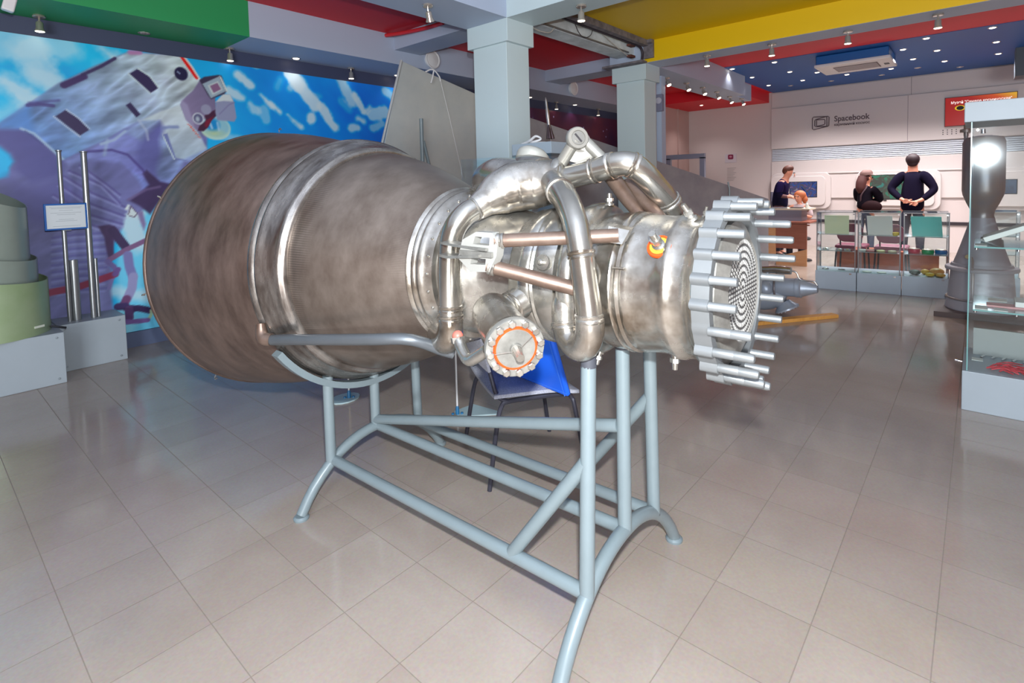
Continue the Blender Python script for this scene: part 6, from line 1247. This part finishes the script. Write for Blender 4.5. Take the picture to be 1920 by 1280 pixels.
V, E = figure([(x, y, z, *[q*(0.85 if z < 1.45 else 1.0) for q in rr]) for x, y, z, *rr in spine], [(3, [(x, y, z, r*(0.7 if z > 1.1 else 1.0)) for x, y, z, r in armL]), (3, [(x, y, z, r*(0.7 if z > 1.1 else 1.0)) for x, y, z, r in armR])], [(0, ((-0.1, -0.8, -0.25), (-1, 0, 0), 1.15, 0.5)), (1, ((-0.1, 0.8, 0.1), (-1, 0, 0), 1.15, 0.6))], [(0, legL), (0, legR)])
skin_mesh('body', V, E, m_skin, pm)
V, E = figure([(0, 0, 0.80, 0.20, 0.17), (0, 0, 0.93, 0.205, 0.175), (0.02, 0, 1.10, 0.215, 0.18), (0.02, 0, 1.28, 0.23, 0.17), (0, 0, 1.44, 0.185, 0.135), (0, 0, 1.54, 0.085, 0.085)], [(4, [(x, y, z, r*1.3) for x, y, z, r in armL[:4]]), (4, [(x, y, z, r*1.3) for x, y, z, r in armR[:4]])], [], [])
skin_mesh('sweater', V, E, m_navy, pm)
V, E = figure([(0, 0, 1.0, 0.175, 0.15), (0, 0, 0.90, 0.175, 0.15)], [], [], [(1, [(x, y, z, r*1.3) for x, y, z, r in legL[:3]]), (1, [(x, y, z, r*1.3) for x, y, z, r in legR[:3]])])
skin_mesh('trousers', V, E, m_trous, pm)
for s in (-1, 1): limb('shoe', [(-0.04, s*0.115, 0.05, 0.052), (0.05, s*0.12, 0.045, 0.05), (0.15, s*0.13, 0.035, 0.04)], m_shoe, pm)
h_ = MB(); h_.sphere((-0.022, 0, 1.695), 0.104, 24, 16, 0, (0.95, 0.95, 0.93)); h_.sphere((-0.035, 0, 1.635), 0.078, 20, 14, 0, (0.75, 1.0, 0.8)); h_.build('hair', m_hairD, pm)
head_bits(pm, (0.02, 0, 1.66), (1, 0, 0))
# woman with cap, long hair and shoulder bag
pw = thing('person', 'person with brown cap, long auburn hair and black jacket carrying a shoulder bag', 'person', (11.0, 1.50, 0))
face = Vector((0.6, -0.8, 0)).normalized()
spine = [(0, 0, 0.84, 0.115, 0.10), (0, 0, 0.97, 0.105, 0.09), (0, 0, 1.12, 0.11, 0.09), (0, 0, 1.22, 0.085, 0.07), (0.01, -0.01, 1.29, 0.045), (0.02, -0.02, 1.35, 0.058), (0.02, -0.025, 1.42, 0.078, 0.075), (0.02, -0.02, 1.475, 0.055)]
aL = [(0.03, 0.12, 1.21, 0.05), (0.10, 0.12, 1.02, 0.038), (0.16, -0.03, 1.02, 0.028), (0.15, -0.09, 1.04, 0.024)]
aR = [(-0.03, -0.13, 1.21, 0.05), (0.02, -0.22, 1.02, 0.038), (0.14, -0.10, 1.00, 0.028), (0.16, -0.03, 1.02, 0.024)]
lL = [(0, 0.08, 0.78, 0.085), (0.01, 0.085, 0.45, 0.052), (0, 0.09, 0.08, 0.036), (0.10, 0.02, 0.03, 0.03)]; lR = [(0, -0.08, 0.78, 0.085), (0.01, -0.085, 0.45, 0.052), (0, -0.09, 0.08, 0.036), (0.10, -0.15, 0.03, 0.03)]
V, E = figure(spine, [(3, aL), (3, aR)], [(0, ((0.3, -0.9, 0), (0, 0, -1), 0.9)), (1, ((0.4, 0.8, 0), (0, 0, -1), 0.9))], [(0, lL), (0, lR)]); skin_mesh('body', V, E, m_skin, pw)
V, E = figure([(0, 0, 0.84, 0.165, 0.14), (0, 0, 0.97, 0.16, 0.13), (0, 0, 1.12, 0.17, 0.13), (0, 0, 1.21, 0.135, 0.11), (0.005, 0, 1.27, 0.06)], [(3, [(x, y, z, r*1.75) for x, y, z, r in aL[:3]]), (3, [(x, y, z, r*1.75) for x, y, z, r in aR[:3]])], [], []); skin_mesh('jacket', V, E, m_blackc, pw)
V, E = figure([(0, 0, 0.88, 0.14, 0.12), (0, 0, 0.80, 0.145, 0.125)], [], [], [(1, [(x, y, z, r*1.2) for x, y, z, r in lL[:3]]), (1, [(x, y, z, r*1.2) for x, y, z, r in lR[:3]])]); skin_mesh('jeans', V, E, m_jean, pw)
for s in (0, 1):
    l = (lL, lR)[s]; limb('shoe', [(l[2][0]-0.02, l[2][1]+0.02, 0.045, 0.042), (l[3][0]*0.5, (l[2][1]+l[3][1])/2, 0.04, 0.042), (*l[3][:3], 0.034)], m_shoe, pw)
h_ = MB(); h_.sphere((0.005, 0.01, 1.41), 0.092, 20, 14, 0, (0.95, 0.95, 0.85)); h_.tube([(-0.03, 0.03, 1.42), (-0.065, 0.05, 1.32), (-0.085, 0.06, 1.22), (-0.085, 0.06, 1.14)], [0.07, 0.078, 0.070, 0.03], 18, sm=4); h_.build('hair', m_hairR, pw)
c_ = MB(); c_.lathe([(0.0, 0.098), (0.035, 0.096), (0.065, 0.080), (0.085, 0.045), (0.09, 0.0005)], (0.015, -0.015, 1.455), (-0.12, 0.16, 1), 28)
pts = []
for k in range(13):
    t = math.atan2(face.y, face.x) + math.radians(-58+116*k/12); pts.append((0.015+0.095*math.cos(t), -0.015+0.095*math.sin(t), 1.452))
for k in range(13):
    t = math.atan2(face.y, face.x) + math.radians(50-100*k/12); pts.append((0.015+face.x*0.055+0.10*math.cos(t), -0.015+face.y*0.055+0.10*math.sin(t), 1.44))
c_.prism(pts, (0, 0, 0.006)); c_.build('cap', mat('brown_cap', (112, 82, 78), 0.7), pw)
head_bits(pw, (0.02, -0.025, 1.40), face, 0.9)
bg = thing('shoulder_bag', 'dark reddish brown shoulder bag worn across the woman\'s back', 'bag', (10.88, 1.41, 0.82))
MB().sphere((0, -0.02, 0.09), 0.15, 24, 14, 0, (0.42, 1.0, 0.72)).build('pouch', mat('dark_brown_leather', (34, 13, 18), 0.8, spec=0.15), bg)
MB().tube([(0.02, 0.14, 0.13), (-0.02, 0.13, 0.28), (0.02, 0.07, 0.40), (0.12, 0.06, 0.46)], 0.012, 8, sm=5).build('strap', mat('strap_brown', (70, 48, 56), 0.6), bg)
# man leaning over the counter, seen from the side
pl = thing('person', 'person with short brown hair in a dark blue sweater leaning over the reception counter', 'person', (10.56, 2.69, 0))
spine = [(0, 0.05, 0.90, 0.13, 0.12), (0, 0.06, 1.03, 0.13, 0.12), (0, 0.04, 1.20, 0.14, 0.12), (0, -0.01, 1.36, 0.105, 0.09), (0, -0.05, 1.44, 0.055), (0, -0.075, 1.49, 0.066), (0, -0.095, 1.555, 0.085, 0.08), (0, -0.085, 1.615, 0.058)]
aL = [(-0.16, 0.0, 1.34, 0.06), (-0.20, 0.03, 1.12, 0.045), (-0.20, -0.14, 1.10, 0.032), (-0.20, -0.18, 1.10, 0.027)]; aR = [(0.16, 0.0, 1.34, 0.06), (0.18, 0.02, 1.12, 0.045), (0.10, -0.15, 1.08, 0.032), (0.08, -0.19, 1.08, 0.027)]
lL = [(-0.10, 0.05, 0.84, 0.09), (-0.11, 0.05, 0.48, 0.06), (-0.11, 0.07, 0.09, 0.04), (-0.12, -0.05, 0.035, 0.034)]; lR = [(-x, y, z, r) for x, y, z, r in lL]
V, E = figure(spine, [(3, aL), (3, aR)], [(0, ((0.1, -1, -0.3), (0, 0, -1), 1.1)), (1, ((-0.1, -1, -0.3), (0, 0, -1), 1.1))], [(0, lL), (0, lR)]); skin_mesh('body', V, E, m_skin, pl)
V, E = figure([(0, 0.05, 0.86, 0.155, 0.145), (0, 0.06, 1.03, 0.16, 0.145), (0, 0.04, 1.20, 0.17, 0.145), (0, -0.005, 1.35, 0.135, 0.11), (0, -0.045, 1.425, 0.066)], [(3, [(x, y, z, r*1.35) for x, y, z, r in aL[:2]] + [(-0.20, -0.06, 1.11, 0.048)]), (3, [(x, y, z, r*1.35) for x, y, z, r in aR[:2]] + [(0.14, -0.07, 1.10, 0.048)])], [], []); skin_mesh('sweater', V, E, m_navy2, pl)
V, E = figure([(0, 0.05, 0.92, 0.15, 0.135), (0, 0.05, 0.85, 0.155, 0.14)], [], [], [(1, [(x, y, z, r*1.25) for x, y, z, r in lL[:3]]), (1, [(x, y, z, r*1.25) for x, y, z, r in lR[:3]])]); skin_mesh('trousers', V, E, m_trous, pl)
for s in (-1, 1): limb('shoe', [(s*0.11, 0.10, 0.05, 0.048), (s*0.115, 0.0, 0.045, 0.048), (s*0.12, -0.08, 0.035, 0.038)], m_shoe, pl)
h_ = MB(); h_.sphere((0, -0.078, 1.590), 0.094, 24, 16, 0, (0.98, 1.0, 0.74), Matrix.Rotation(-0.35, 3, 'X')); h_.sphere((0, -0.045, 1.56), 0.078, 20, 14, 0, (1.02, 0.8, 0.9)); h_.build('hair', m_hairB, pl)
head_bits(pl, (0, -0.10, 1.535), (0, -1, -0.35))
# seated woman, only head and shoulders above the counter
ps = thing('person', 'person with ginger hair in a pale grey top seated behind the reception counter', 'person', (10.28, 2.36, 0))
spine = [(0, 0, 0.50, 0.13, 0.12), (0, 0, 0.65, 0.12, 0.11), (0, 0, 0.82, 0.12, 0.10), (0, 0, 0.93, 0.09, 0.08), (0, 0, 1.00, 0.045), (-0.01, 0.01, 1.05, 0.055), (-0.01, 0.015, 1.115, 0.078, 0.074), (-0.005, 0.01, 1.165, 0.055)]
aL = [(0, 0.14, 0.92, 0.05), (-0.06, 0.18, 0.75, 0.04), (-0.24, 0.10, 0.80, 0.028)]; aR = [(0, -0.14, 0.92, 0.05), (-0.06, -0.18, 0.75, 0.04), (-0.24, -0.10, 0.80, 0.028)]
lL = [(-0.10, 0.09, 0.48, 0.085), (-0.26, 0.10, 0.48, 0.06), (-0.22, 0.10, 0.08, 0.04), (-0.30, 0.10, 0.035, 0.032)]; lR = [(x, -y, z, r) for x, y, z, r in lL]
V, E = figure(spine, [(3, aL), (3, aR)], [(0, ((-1, -0.3, 0), (0, 0, -1), 0.9)), (1, ((-1, 0.3, 0), (0, 0, -1), 0.9))], [(0, lL), (0, lR)]); skin_mesh('body', V, E, m_skin, ps)
V, E = figure([(0, 0, 0.50, 0.15, 0.14), (0, 0, 0.65, 0.145, 0.13), (0, 0, 0.82, 0.15, 0.12), (0, 0, 0.925, 0.115, 0.095), (0, 0, 0.985, 0.055)], [(3, [(x, y, z, r*1.4) for x, y, z, r in aL[:2]]), (3, [(x, y, z, r*1.4) for x, y, z, r in aR[:2]])], [], []); skin_mesh('top', V, E, mat('pale_grey_top', (186, 168, 172), 0.8), ps)
V, E = figure([(0, 0, 0.56, 0.145, 0.135), (-0.02, 0, 0.49, 0.145, 0.13)], [], [], [(1, [(x, y, z, r*1.2) for x, y, z, r in lL[:3]]), (1, [(x, y, z, r*1.2) for x, y, z, r in lR[:3]])]); skin_mesh('trousers', V, E, m_trous, ps)
h_ = MB(); h_.sphere((0.015, -0.005, 1.135), 0.095, 20, 14, 0, (0.9, 1, 0.85)); h_.tube([(0.03, -0.05, 1.12), (0.03, -0.075, 1.05), (0.02, -0.08, 0.99)], [0.05, 0.05, 0.02], 14, sm=4); h_.build('hair', m_hairO, ps)
head_bits(ps, (-0.01, 0.015, 1.105), (-1, 0.2, -0.1), 0.9)
st_ = thing('stool', 'dark stool under the seated woman behind the counter', 'stool', (10.28, 2.36, 0))
MB().lathe([(0.36, 0.17), (0.39, 0.18), (0.405, 0.16), (0.405, 0.0005)], (0, 0, 0), (0, 0, 1), 24).build('seat', m_black, st_); MB().tube([(0, 0, 0.02), (0, 0, 0.37)], 0.025, 12).build('column', m_chrome, st_); MB().lathe([(0, 0.2), (0.02, 0.19), (0.03, 0.03)], (0, 0, 0), (0, 0, 1), 24).build('foot', m_black, st_)
